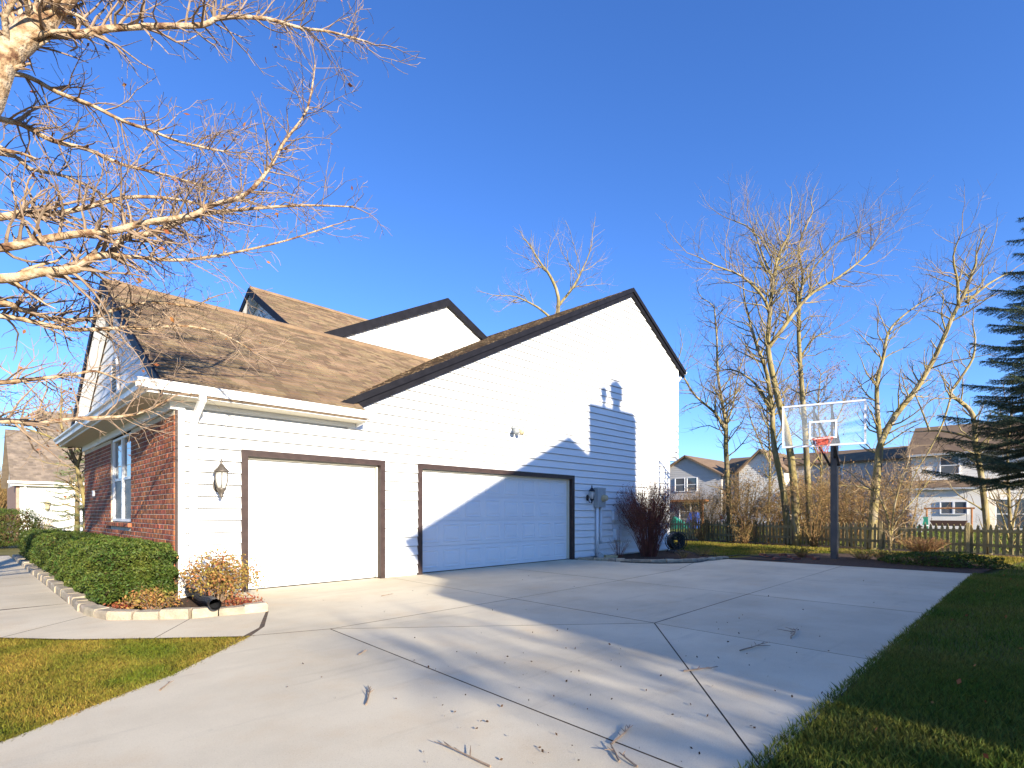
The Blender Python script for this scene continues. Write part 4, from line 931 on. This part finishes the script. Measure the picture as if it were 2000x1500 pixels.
for i in range(12):
    for sg in (1, -1):
        pts = []
        for j in range(6):
            t = 2*math.pi*i/12 + sg*j*.26; r_ = (.225, .19, .16, .135, .12, .115)[j]; pts.append(rc + (wd*math.cos(t)+nd*math.sin(t))*r_ + Vector((0, 0, -.075*j)))
        nt.tube(pts, .004, 3, False)
nt.build('net', m_net, T)

# ---------------------------------------------------------------- small yard things
T = thing('drain_pipe', (2.40, 8.6, 0), 'black corrugated drain pipe at the foot of the white downspout', 'pipe')
pts = [Vector((2.385, 8.93, .2)), Vector((2.385, 8.9, .1)), Vector((2.36, 8.5, .075)), Vector((2.28, 7.9, .09)), Vector((2.18, 7.3, .165)), Vector((2.14, 7.02, .165))]
fine = []; rr = []
for a, b in zip(pts[:-1], pts[1:]):
    n = max(2, int((b-a).length/.012))
    for j in range(n): fine.append(a.lerp(b, j/n)); rr.append(.055 + (.006 if (len(fine)//2) % 2 else 0))
MB().tube(fine, rr, 12, False).build('hose_body', m_pipe, T, smooth=False)
MB().tube([fine[-1]+Vector((.01, .08, 0)), fine[-1]+Vector((-.008, -.06, 0))], [.066, .066], 16, False).build('end_cuff', m_pipe, T)
T = thing('splash_block', (12.35, 8.55, 0), 'beige concrete splash block lying at the foot of the meter wall', 'splash block')
MB().hexa([(12.2, 8.42, .0), (12.62, 8.35, .0), (12.66, 8.62, .0), (12.24, 8.7, .0), (12.17, 8.40, .12), (12.65, 8.33, .08), (12.69, 8.64, .08), (12.21, 8.72, .12)]).build('block', m_beige, T)
T = thing('solar_light', (11.98, 8.5, 0), 'round grey path light lying on its side by the garage door', 'light')
MB().tube([(11.98, 8.42, .09), (12.0, 8.47, .09), (12.02, 8.50, .09)], [.085, .1, .06], 14).build('lens', m_grey, T); MB().tube([(12.02, 8.5, .09), (12.1, 8.75, .03)], .012, 5).build('stake', m_lblack, T)
# hose reel
T = thing('hose_reel', (15.95, 8.35, 0), 'hose reel wound with dark hose at the house corner', 'hose reel')
hc = Vector((15.95, 8.35, .36))
def disc(c, ax, r0, r1, t, m, nm, k=20):
    ax = Vector(ax).normalized(); MB().tube([c, c+ax*.001, c+ax*t, c+ax*(t+.001)], [r0, r1, r1, r0], k).build(nm, m, T)
axd = Vector((-.5, -.86, 0)).normalized()
sdv = Vector((-axd.y, axd.x, 0)); upv = Vector((0, 0, 1))
for s in (-.17, .15):
    wh = MB(); wh.tube([hc + axd*s + (upv*math.cos(t) + sdv*math.sin(t))*.29 for t in np.linspace(0, 2*math.pi, 25)], .014, 6, False)
    for t in np.linspace(0, math.pi, 4)[:-1]: wh.tube([hc + axd*s + (upv*math.cos(t) + sdv*math.sin(t))*q for q in (-.285, .285)], .011, 5)
    wh.build('wheel', m_lblack, T)
for j in range(7):
    for rr_ in (.17, .21, .25):
        ring = [hc + axd*(-.13+.04*j) + (Vector((0, 0, 1))*math.cos(t) + Vector((-axd.y, axd.x, 0))*math.sin(t))*rr_ for t in np.linspace(0, 2*math.pi, 18)]
        if rr_ > .2 or j in (0, 6): MB().tube(ring, .017, 5, False).build('hose_coil', m_hosegrey if j % 2 else m_hose, T)
for s in (-.2, .19): MB().tube([hc + axd*s + Vector((-.2, .1, -.36)), hc + axd*s, hc + axd*s + Vector((.2, -.1, -.36))], .016, 5).build('stand', m_lblack, T)
hp = [Vector((15.6, 8.1, .05)), Vector((15.2, 7.2, .03)), Vector((15.2, 6.4, .03)), Vector((15.0, 5.95, .09)), Vector((15.6, 5.5, .02)), Vector((15.5, 4.8, .02)), Vector((14.8, 4.9, .02)), Vector((14.75, 5.8, .02)), Vector((14.2, 6.35, .02)), Vector((13.0, 6.2, .015)), Vector((12.05, 6.75, .015)), Vector((11.65, 7.7, .015))]
sp = []
for i in range(len(hp)-1):
    p0, p1, p2, p3 = hp[max(i-1, 0)], hp[i], hp[i+1], hp[min(i+2, len(hp)-1)]
    for j in range(8):
        t = j/8; sp.append(.5*((2*p1)+(p2-p0)*t+(2*p0-5*p1+4*p2-p3)*t*t+(3*p1-p0-3*p2+p3)*t**3))
MB().tube(sp, .012, 6).build('garden_hose', m_hose, None, True, label='dark garden hose snaking along the stone edging of the drive', cat='hose')
# twigs and litter on the concrete
def twig(px, py, L, a, seed, label):
    q = random.Random(seed); p = G(px, py); T = MB(); d = Vector((math.cos(a), math.sin(a), 0)); pts = [Vector((p.x, p.y, .008))]
    for i in range(5): d = (d + Vector((q.gauss(0, .12), q.gauss(0, .12), 0))).normalized(); pts.append(pts[-1] + d*L/5 + Vector((0, 0, .002)))
    T.tube(pts, [.006, .0055, .005, .004, .003, .002], 5)
    for i in (2, 3, 3, 4, 4):
        e = (d + Vector((q.gauss(0, .5), q.gauss(0, .5), .05))).normalized()*L*q.uniform(.15, .35); T.tube([pts[i], pts[i]+e*.5, pts[i]+e], [.0035, .003, .0015], 4)
    o = T.build('fallen_twig', m_twig, label=label, cat='twig', group='fallen twigs on the driveway')
lbl = 'small fallen twig lying on the concrete driveway'
for i, (x, y, L, a) in enumerate(((958, 1500, .36, 1.7), (1195, 1455, .28, .2), (715, 1378, .34, .9), (312, 1350, .17, 1.1), (1445, 1272, .45, -.15), (1545, 1248, .5, .4), (1335, 1312, .3, -.4), (1210, 1490, .2, .8), (1245, 1500, .15, 1.4), (700, 1280, .12, .3), (745, 1165, .2, .2))):
    twig(x, y, L, a, 100+i, lbl)
cl = []
lit = np.array([tuple(G(rng.uniform(820, 1560), rng.uniform(1230, 1495))) for _ in range(70)] + [tuple(G(rng.uniform(560, 1800), rng.uniform(1120, 1420))) for _ in range(80)]); lit[:, 2] = .009
lit = lit[in_poly(lit, [(0, 1.05), (14.4, 1.05), (14.4, 6), (11.4, 8.8), (3, 8.8), (2.8, 6.8), (1.2, 4.7), (0, 3.9)])]
o = quads_mesh('leaf_litter', leaf_cloud(lit, 0, .010, 1.6), m_yewbrown); tag(o, 'tiny brown leaf bits scattered over the driveway', 'litter', kind='stuff')
gl = np.r_[scatter([(2, .9), (14, .9), (14, -2), (2, -1)], 90)]; gl = np.c_[gl, np.full(len(gl), .06)]
o = quads_mesh('leaf_litter', leaf_cloud(gl, 0, .018, 1.6), m_leafo); tag(o, 'pale dry leaves scattered over the shaded lawn', 'litter', kind='stuff')

# ---------------------------------------------------------------- other houses
def far_siding(mb, u, y0, y1, z0, z1, step=.2):   # boards on a wall facing -X
    z = z0
    while z < z1 - .01:
        t = min(z+step, z1); mb.hexa([(u-.03, y0, z), (u, y0, z), (u, y1, z), (u-.03, y1, z), (u-.006, y0, t), (u, y0, t), (u, y1, t), (u-.006, y1, t)]); z += step
def gable_tri(mb, u, vc, half, zb, zt, step=.2):
    z = zb; s = (zt-zb)/half
    while z < zt - .05:
        t = min(z+step, zt); a, b = (zt-z)/s, max((zt-t)/s, .01); mb.hexa([(u-.03, vc-a, z), (u, vc-a, z), (u, vc+a, z), (u-.03, vc+a, z), (u-.006, vc-b, t), (u, vc-b, t), (u, vc+b, t), (u-.006, vc+b, t)]); z += step
def plain_roof(mb, o, along, up, L, S): slab(mb, o, along, up, L, S, .16)
T = thing('neighbour_house', (49.7, 0, 0), 'cream sided two storey house with brown roof and patio door beyond the fence', 'house')
w = MB(); w.box((49.73, -9, 0), (57, 7.1, 5.6)); w.prism([(49.8, 7.0, 5.6), (57, 7.0, 5.6), (53.4, 7.0, 7.9)], (0, .1, 0)); w.prism([(49.8, -9, 5.6), (57, -9, 5.6), (53.4, -9, 7.9)], (0, .1, 0)); w.build('wall', m_vinyl, T)
s_ = MB(); far_siding(s_, 49.7, -9, 7.1, 0, 5.6); s_.build('siding', m_vinyl, T, kind='stuff')
w = MB(); w.box((53.2, 7.12, 0), (58, 17, 5.75)); far_siding(w, 53.2, 7.12, 17, 0, 5.75); w.build('wing_wall', m_vinylg, T)  # shade on the recessed wing is put into its siding as a greyer colour
kk = math.hypot(4.3, 2.5)
r_ = MB(); plain_roof(r_, (49.2, -9.4, 5.5), (0, 1, 0), (4.3, 0, 2.5), 16.8, kk); plain_roof(r_, (57.8, -9.4, 5.5), (0, 1, 0), (-4.3, 0, 2.5), 16.8, kk); r_.build('roof', m_roof_f, T)
r_ = MB(); plain_roof(r_, (52.8, 7.4, 5.65), (0, 1, 0), (2.9, 0, 1.2), 10, math.hypot(2.9, 1.2)); plain_roof(r_, (58.6, 7.4, 5.65), (0, 1, 0), (-2.9, 0, 1.2), 10, math.hypot(2.9, 1.2)); r_.build('wing_roof', m_roof_f, T)
r_ = MB(); r_.hexa([(48.2, 2.7, 2.95), (49.69, 2.7, 3.5), (49.69, 7.3, 3.5), (48.2, 7.3, 2.95), (48.2, 2.7, 3.07), (49.69, 2.7, 3.64), (49.69, 7.3, 3.64), (48.2, 7.3, 3.07)]); r_.build('pent_roof', m_roof_f, T)
MB().box((48.5, 2.8, 0), (49.66, 7.05, 2.94)).build('bump_out', m_vinyl, T)
gutter((49.2, -9.3, 5.5), (49.2, 7.3, 5.5), (-1, 0, 0), T); gutter((48.2, 2.7, 3.0), (48.2, 7.3, 3.0), (-1, 0, 0), T)
window(T, 49.62, 4.3, 5.45, 4.0, 5.3, 1); window(T, 49.62, -2.5, -1.3, 4.0, 5.3, 1); window(T, 48.42, 3.8, 5.3, 1.15, 2.05, 2); window(T, 53.12, 12.4, 13.5, 4.0, 5.2, 1)
pd = window(T, 49.62, .6, 2.45, .15, 2.2, 2, m_pane)
T = thing('neighbour_house', (51.6, 22, 0), 'grey and white gabled house behind the trees beside our house corner', 'house')
w = MB(); w.box((51.63, 22.3, 0), (60, 29.5, 5.0)); far_siding(w, 51.6, 22.3, 29.5, 0, 5.0); gable_tri(w, 51.6, 25.9, 3.6, 5.0, 6.95); w.build('gable_wall', m_vinylg, T)
w = MB(); w.box((52.4, 20.5, 0), (60, 22.3, 5.2)); far_siding(w, 52.4, 20.6, 22.3, 0, 5.2); w.build('middle_wall', m_vinylg, T)
w = MB(); w.box((51.63, 16.6, 0), (60, 20.6, 5.2)); far_siding(w, 51.6, 16.6, 20.6, 0, 5.2); gable_tri(w, 51.6, 18.6, 2.0, 5.2, 7.0); w.build('white_wall', m_vinyl, T)
r_ = MB(); 
for vc, half, zb, zt in ((25.9, 3.6, 5.0, 6.95), (18.6, 2.0, 5.2, 7.0)):
    s = (zt-zb)/half; ex = .35; L = math.hypot(1, s)*(half+ex)
    plain_roof(r_, (51.2, vc-half-ex, zb-s*ex+.12), (1, 0, 0), (0, 1, s), 9, L); plain_roof(r_, (51.2, vc+half+ex, zb-s*ex+.12), (1, 0, 0), (0, -1, s), 9, L)
plain_roof(r_, (52.1, 20.4, 5.15), (0, 1, 0), (2.5, 0, 1.6), 2.2, math.hypot(2.5, 1.6)); r_.build('roof', m_roof_f, T)
for y0, y1, z0, z1 in ((26.0, 27.1, 3.4, 4.8), (24.7, 25.8, 3.4, 4.8), (24.2, 26.6, .6, 2.2), (20.9, 21.9, .7, 2.3), (17.3, 18.2, .8, 2.3)): window(T, 51.5 if y0 > 22 or y0 < 20 else 52.3, y0, y1, z0, z1, 2 if y1-y0 > 2 else 1)
MB().box((50.2, 23.5, 2.35), (51.55, 27.5, 2.55)).build('porch_beam', m_wood, T)
for y in (23.6, 27.4): MB().box((50.25, y-.08, 0), (50.41, y+.08, 2.35)).build('porch_post', m_wood, T)
# left neighbour, same builder's garage
T = thing('neighbour_house', (2.9, 38.8, 0), 'neighbour house with white garage and grey brown roof beyond the hedge', 'house')
w = MB(); w.box((2.35, 38.83, 0), (9, 46, 2.75)); w.build('wall', m_siding, T)
bo = MB(); z = 0
while z < 2.7: lap_board(bo, 2.35, 9, 2.35, 9, z, z+.19, 38.82); z += .182
bo.build('siding', m_siding, T, kind='stuff')
MB().box((2.2, 38.8, 0), (2.34, 46, 2.75)).build('brick_front', M('pale_brick', (.38, .25, .18), (.30, .19, .14), 12, .9), T)
kk = math.hypot(4.2, 3.2); R_ = roof_plane(T, (1.95, 38.4, 2.85), (1, 0, 0), (0, 4.2, 3.2), 9, kk, m_shingle_n, 31); roof_plane(T, (1.95, 46.8, 2.85), (1, 0, 0), (0, -4.2, 3.2), 9, kk, m_shingle_n, 32)
MB().prism([(2.25, 38.7, 2.76), (2.25, 46.4, 2.76), (2.25, 42.6, 5.7)], (.1, 0, 0)).build('gable_wall', m_vinyl, T)
gutter((1.85, 38.4, 2.92), (9, 38.4, 2.92), (0, -1, 0), T); MB().box((1.95, 38.42, 2.68), (9, 38.8, 2.74)).build('soffit', m_soffit, T)
MB().box((2.5, 38.6, .1), (2.6, 38.76, 2.7)).build('downspout', m_white, T)
dd = MB(); dd.box((4.3, 38.74, .02), (4.4, 38.80, 2.2)); dd.box((4.4, 38.74, 2.1), (6.8, 38.80, 2.2)); dd.box((6.8, 38.74, .02), (6.9, 38.80, 2.2)); dd.build('door_trim', m_soffit, T)
MB().box((4.4, 38.765, .02), (6.8, 38.79, 2.1)).build('garage_door', m_door, T)
w = MB(); w.box((4.2, 46.5, 0), (12, 54, 5.6)); w.build('upper_wall', m_vinyl, T)
roof_plane(T, (3.8, 46.2, 5.5), (1, 0, 0), (0, 4, 2.9), 9, math.hypot(4, 2.9), m_shingle_n, 33)
MB().prism([(4.2, 46.5, 5.4), (4.2, 54, 5.4), (4.2, 50.2, 8.1)], (.1, 0, 0)).build('gable_wall', m_vinyl, T)
lt = thing('wall_lantern', (3.45, 38.75, 1.6), 'small lantern on the distant neighbour garage wall', 'lantern')
MB().lathe((3.45, 38.62, 1.65), [(.03, -.3), (.1, -.12), (.13, .1), (.16, .13), (.02, .34)], 8).build('lamp_body', m_beige, lt)
p = G(15, 1068); yew(p.x-.2, p.y, 1.1, 1.1, 1.35, 'round clipped green shrub before the distant neighbour garage', None, 26000)
cane_bush('dry_plant', 3.1, 36.8, .9, 1.2, 90, m_brush, 'pale dry ornamental grass before the distant neighbour garage', 'plant', 61, .008, 5, m_spirea)
# shading neighbour house behind the camera
T = thing('side_house', (7.8, -12, 0), 'two storey neighbour house with chimney whose shadow falls on the garage', 'house')
vg = -8.5; eu0, eu1, pu, ez, pz = 2.63, 13.07, 7.85, 5.44, 8.03
w = MB(); w.prism([(3.05, vg-.3, 0), (12.65, vg-.3, 0), (12.65, vg-.3, ez+.1), (pu, vg-.3, pz-.2), (3.05, vg-.3, ez+.1)], (0, -11, 0)); w.build('wall', m_vinyl, T)
r_ = MB(); s = (pz-ez)/(pu-eu0); L = math.hypot(1, s)*(pu-eu0)
plain_roof(r_, (eu0, vg, ez), (0, -1, 0), (1, 0, s), 11.6, L); plain_roof(r_, (eu1, vg, ez), (0, -1, 0), (-1, 0, s), 11.6, L); r_.build('roof', m_roof_f, T)
w = MB(); w.prism([(2.02, vg-.3, 0), (3.04, vg-.3, 0), (3.04, vg-.3, 4.55), (2.02, vg-.3, 4.2)], (0, -5, 0)); w.build('side_wing', m_vinyl, T)
ch = MB(); ch.box((8.72, vg-.9, 5), (11.0, vg-.02, 9.05)); ch.build('chimney', m_vinyl, T)
ch = MB(); ch.lathe((9.35, vg-.5, 9.05), [(.1, 0), (.08, .25), (.16, .3), (.17, .6), (.05, .68)], 10); ch.lathe((9.98, vg-.5, 9.05), [(.22, 0), (.22, .35), (.34, .4), (.34, .8), (.1, .95)], 10); ch.build('flue_caps', m_metal_d, T)

# ---------------------------------------------------------------- things beyond the fence
p = P(1487, 1020, 40); T = thing('pickup_truck', (p.x, p.y, 0), 'white pickup truck parked beyond the fence', 'truck')
def tb_(a, b, m, nm, bev=None):
    x0, y0, z0 = a; x1, y1, z1 = b; mb = MB()
    if bev: mb.prism([(p.x+x0, p.y+y, z) for y, z in bev], (x1-x0, 0, 0))
    else: mb.box((p.x+x0, p.y+y0, z0), (p.x+x1, p.y+y1, z1))
    return mb.build(nm, m, T)
# side profile runs along Y: tail toward +Y
tb_((-.9, 0, 0), (.9, 0, 0), m_car, 'body', [(2.7, .55), (2.7, 1.12), (.6, 1.15), (.4, 1.2), (-1.3, 1.2), (-2.6, 1.08), (-2.7, .95), (-2.7, .5), (-1.2, .42), (1.2, .42)])
tb_((-.8, 0, 0), (.8, 0, 0), m_pane, 'cab_windows', [(.55, 1.18), (.3, 1.68), (-.9, 1.68), (-1.5, 1.18)])
tb_((-.78, 0, 0), (.78, 0, 0), m_car, 'cab_roof', [(.35, 1.66), (.25, 1.76), (-.85, 1.76), (-1.0, 1.66)])
for s in (-.91, .83): tb_((s, 2.5, .75), (s+.08, 2.72, 1.05), m_red, 'tail_light')
for yy in (-1.75, 1.7):
    for s in (-.92, .70): MB().tube([(p.x+s, p.y+yy, .36), (p.x+s+.22, p.y+yy, .36)], .36, 16).build('wheel', m_tyre, T)
q = P(1853, 1030, 35.5); T = thing('garden_swing', (q.x, q.y, 0), 'brown garden swing seat hanging between wooden posts', 'swing')
for s in (-1.15, 1.15): MB().tube([(q.x, q.y+s, -.05), (q.x, q.y+s, 1.55)], .06, 6).build('post', m_wood, T)
MB().tube([(q.x, q.y-1.3, 1.55), (q.x, q.y+1.3, 1.55)], .055, 6).build('beam', m_wood, T)
MB().hexa([(q.x-.3, q.y-.8, .4), (q.x+.25, q.y-.8, .4), (q.x+.25, q.y+.8, .4), (q.x-.3, q.y+.8, .4), (q.x-.42, q.y-.95, .75), (q.x+.4, q.y-.95, .75), (q.x+.4, q.y+.95, .75), (q.x-.42, q.y+.95, .75)]).build('seat', m_swing, T)
for s in (-.9, .9): MB().tube([(q.x, q.y+s, .75), (q.x, q.y+s, 1.52)], .012, 4).build('chain', m_metal_d, T)
q = P(1783, 1030, 35.5); T = thing('covered_grill', (q.x, q.y, 0), 'grill under a grey cover beside the neighbour house', 'grill')
MB().lathe((q.x, q.y, 0), [(.5, 0), (.52, .5), (.58, .8), (.5, 1.05), (.2, 1.15)], 10).build('cover', m_cover, T); MB().lathe((q.x+.3, q.y+.6, 0), [(.05, 0), (.05, .6), (.12, .65)], 8).build('side_table', m_metal_d, T)
q = P(1802, 1032, 35); T = thing('patio_chair', (q.x, q.y, 0), 'green and white plastic patio chair beside the covered grill', 'chair')
for sx in (-.22, .22):
    for sy in (-.22, .22): MB().tube([(q.x+sx*1.15, q.y+sy*1.15, -.03), (q.x+sx, q.y+sy, .42)], .025, 5).build('leg', m_green, T)
MB().box((q.x-.26, q.y-.26, .42), (q.x+.26, q.y+.26, .47)).build('seat', m_plasticw, T)
MB().hexa([(q.x+.2, q.y-.26, .47), (q.x+.26, q.y-.26, .47), (q.x+.26, q.y+.26, .47), (q.x+.2, q.y+.26, .47), (q.x+.3, q.y-.24, 1.0), (q.x+.35, q.y-.24, 1.0), (q.x+.35, q.y+.24, 1.0), (q.x+.3, q.y+.24, 1.0)]).build('backrest', m_green, T)
q = P(1353, 1022, 42); T = thing('covered_chair', (q.x, q.y, 0), 'patio chair under a bright blue tarp beyond the fence', 'chair')
MB().hexa([(q.x-.4, q.y-.45, 0), (q.x+.4, q.y-.45, 0), (q.x+.4, q.y+.45, 0), (q.x-.4, q.y+.45, 0), (q.x-.1, q.y-.35, 1.35), (q.x+.35, q.y-.35, 1.3), (q.x+.35, q.y+.3, 1.35), (q.x-.1, q.y+.3, 1.25)]).build('tarp', m_blue, T)
q = P(1328, 1022, 42); T = thing('toy_slide', (q.x, q.y, 0), 'small green plastic toy by the far porch', 'toy')
MB().hexa([(q.x-.3, q.y-.7, 0), (q.x+.3, q.y-.7, 0), (q.x+.3, q.y+.6, 0), (q.x-.3, q.y+.6, 0), (q.x-.3, q.y-.3, .5), (q.x+.3, q.y-.3, .5), (q.x+.3, q.y+.5, .95), (q.x-.3, q.y+.5, .95)]).build('body', m_green, T)
# far wood closing the view
b1 = None
for i, (x, d) in enumerate(((-20, 62), (30, 75), (1310, 75), (1400, 80), (1520, 70), (1560, 78), (1630, 72), (1690, 80), (1980, 66), (1905, 85))):
    p = P(x, 1000, d)
    if b1 is None:
        b1 = cane_bush('far_thicket', 0, 0, 5, 6.5, 260, m_brush, 'distant bare tan thicket behind the houses', 'thicket', 88, .035, 16); b1['group'] = 'distant thickets'; o = b1
    else: o = copy_tree(b1)
    o.location = (p.x, p.y, 0); o.rotation_euler = (0, 0, i*.9); o.scale = (1, 1, rng.uniform(.75, 1.1))
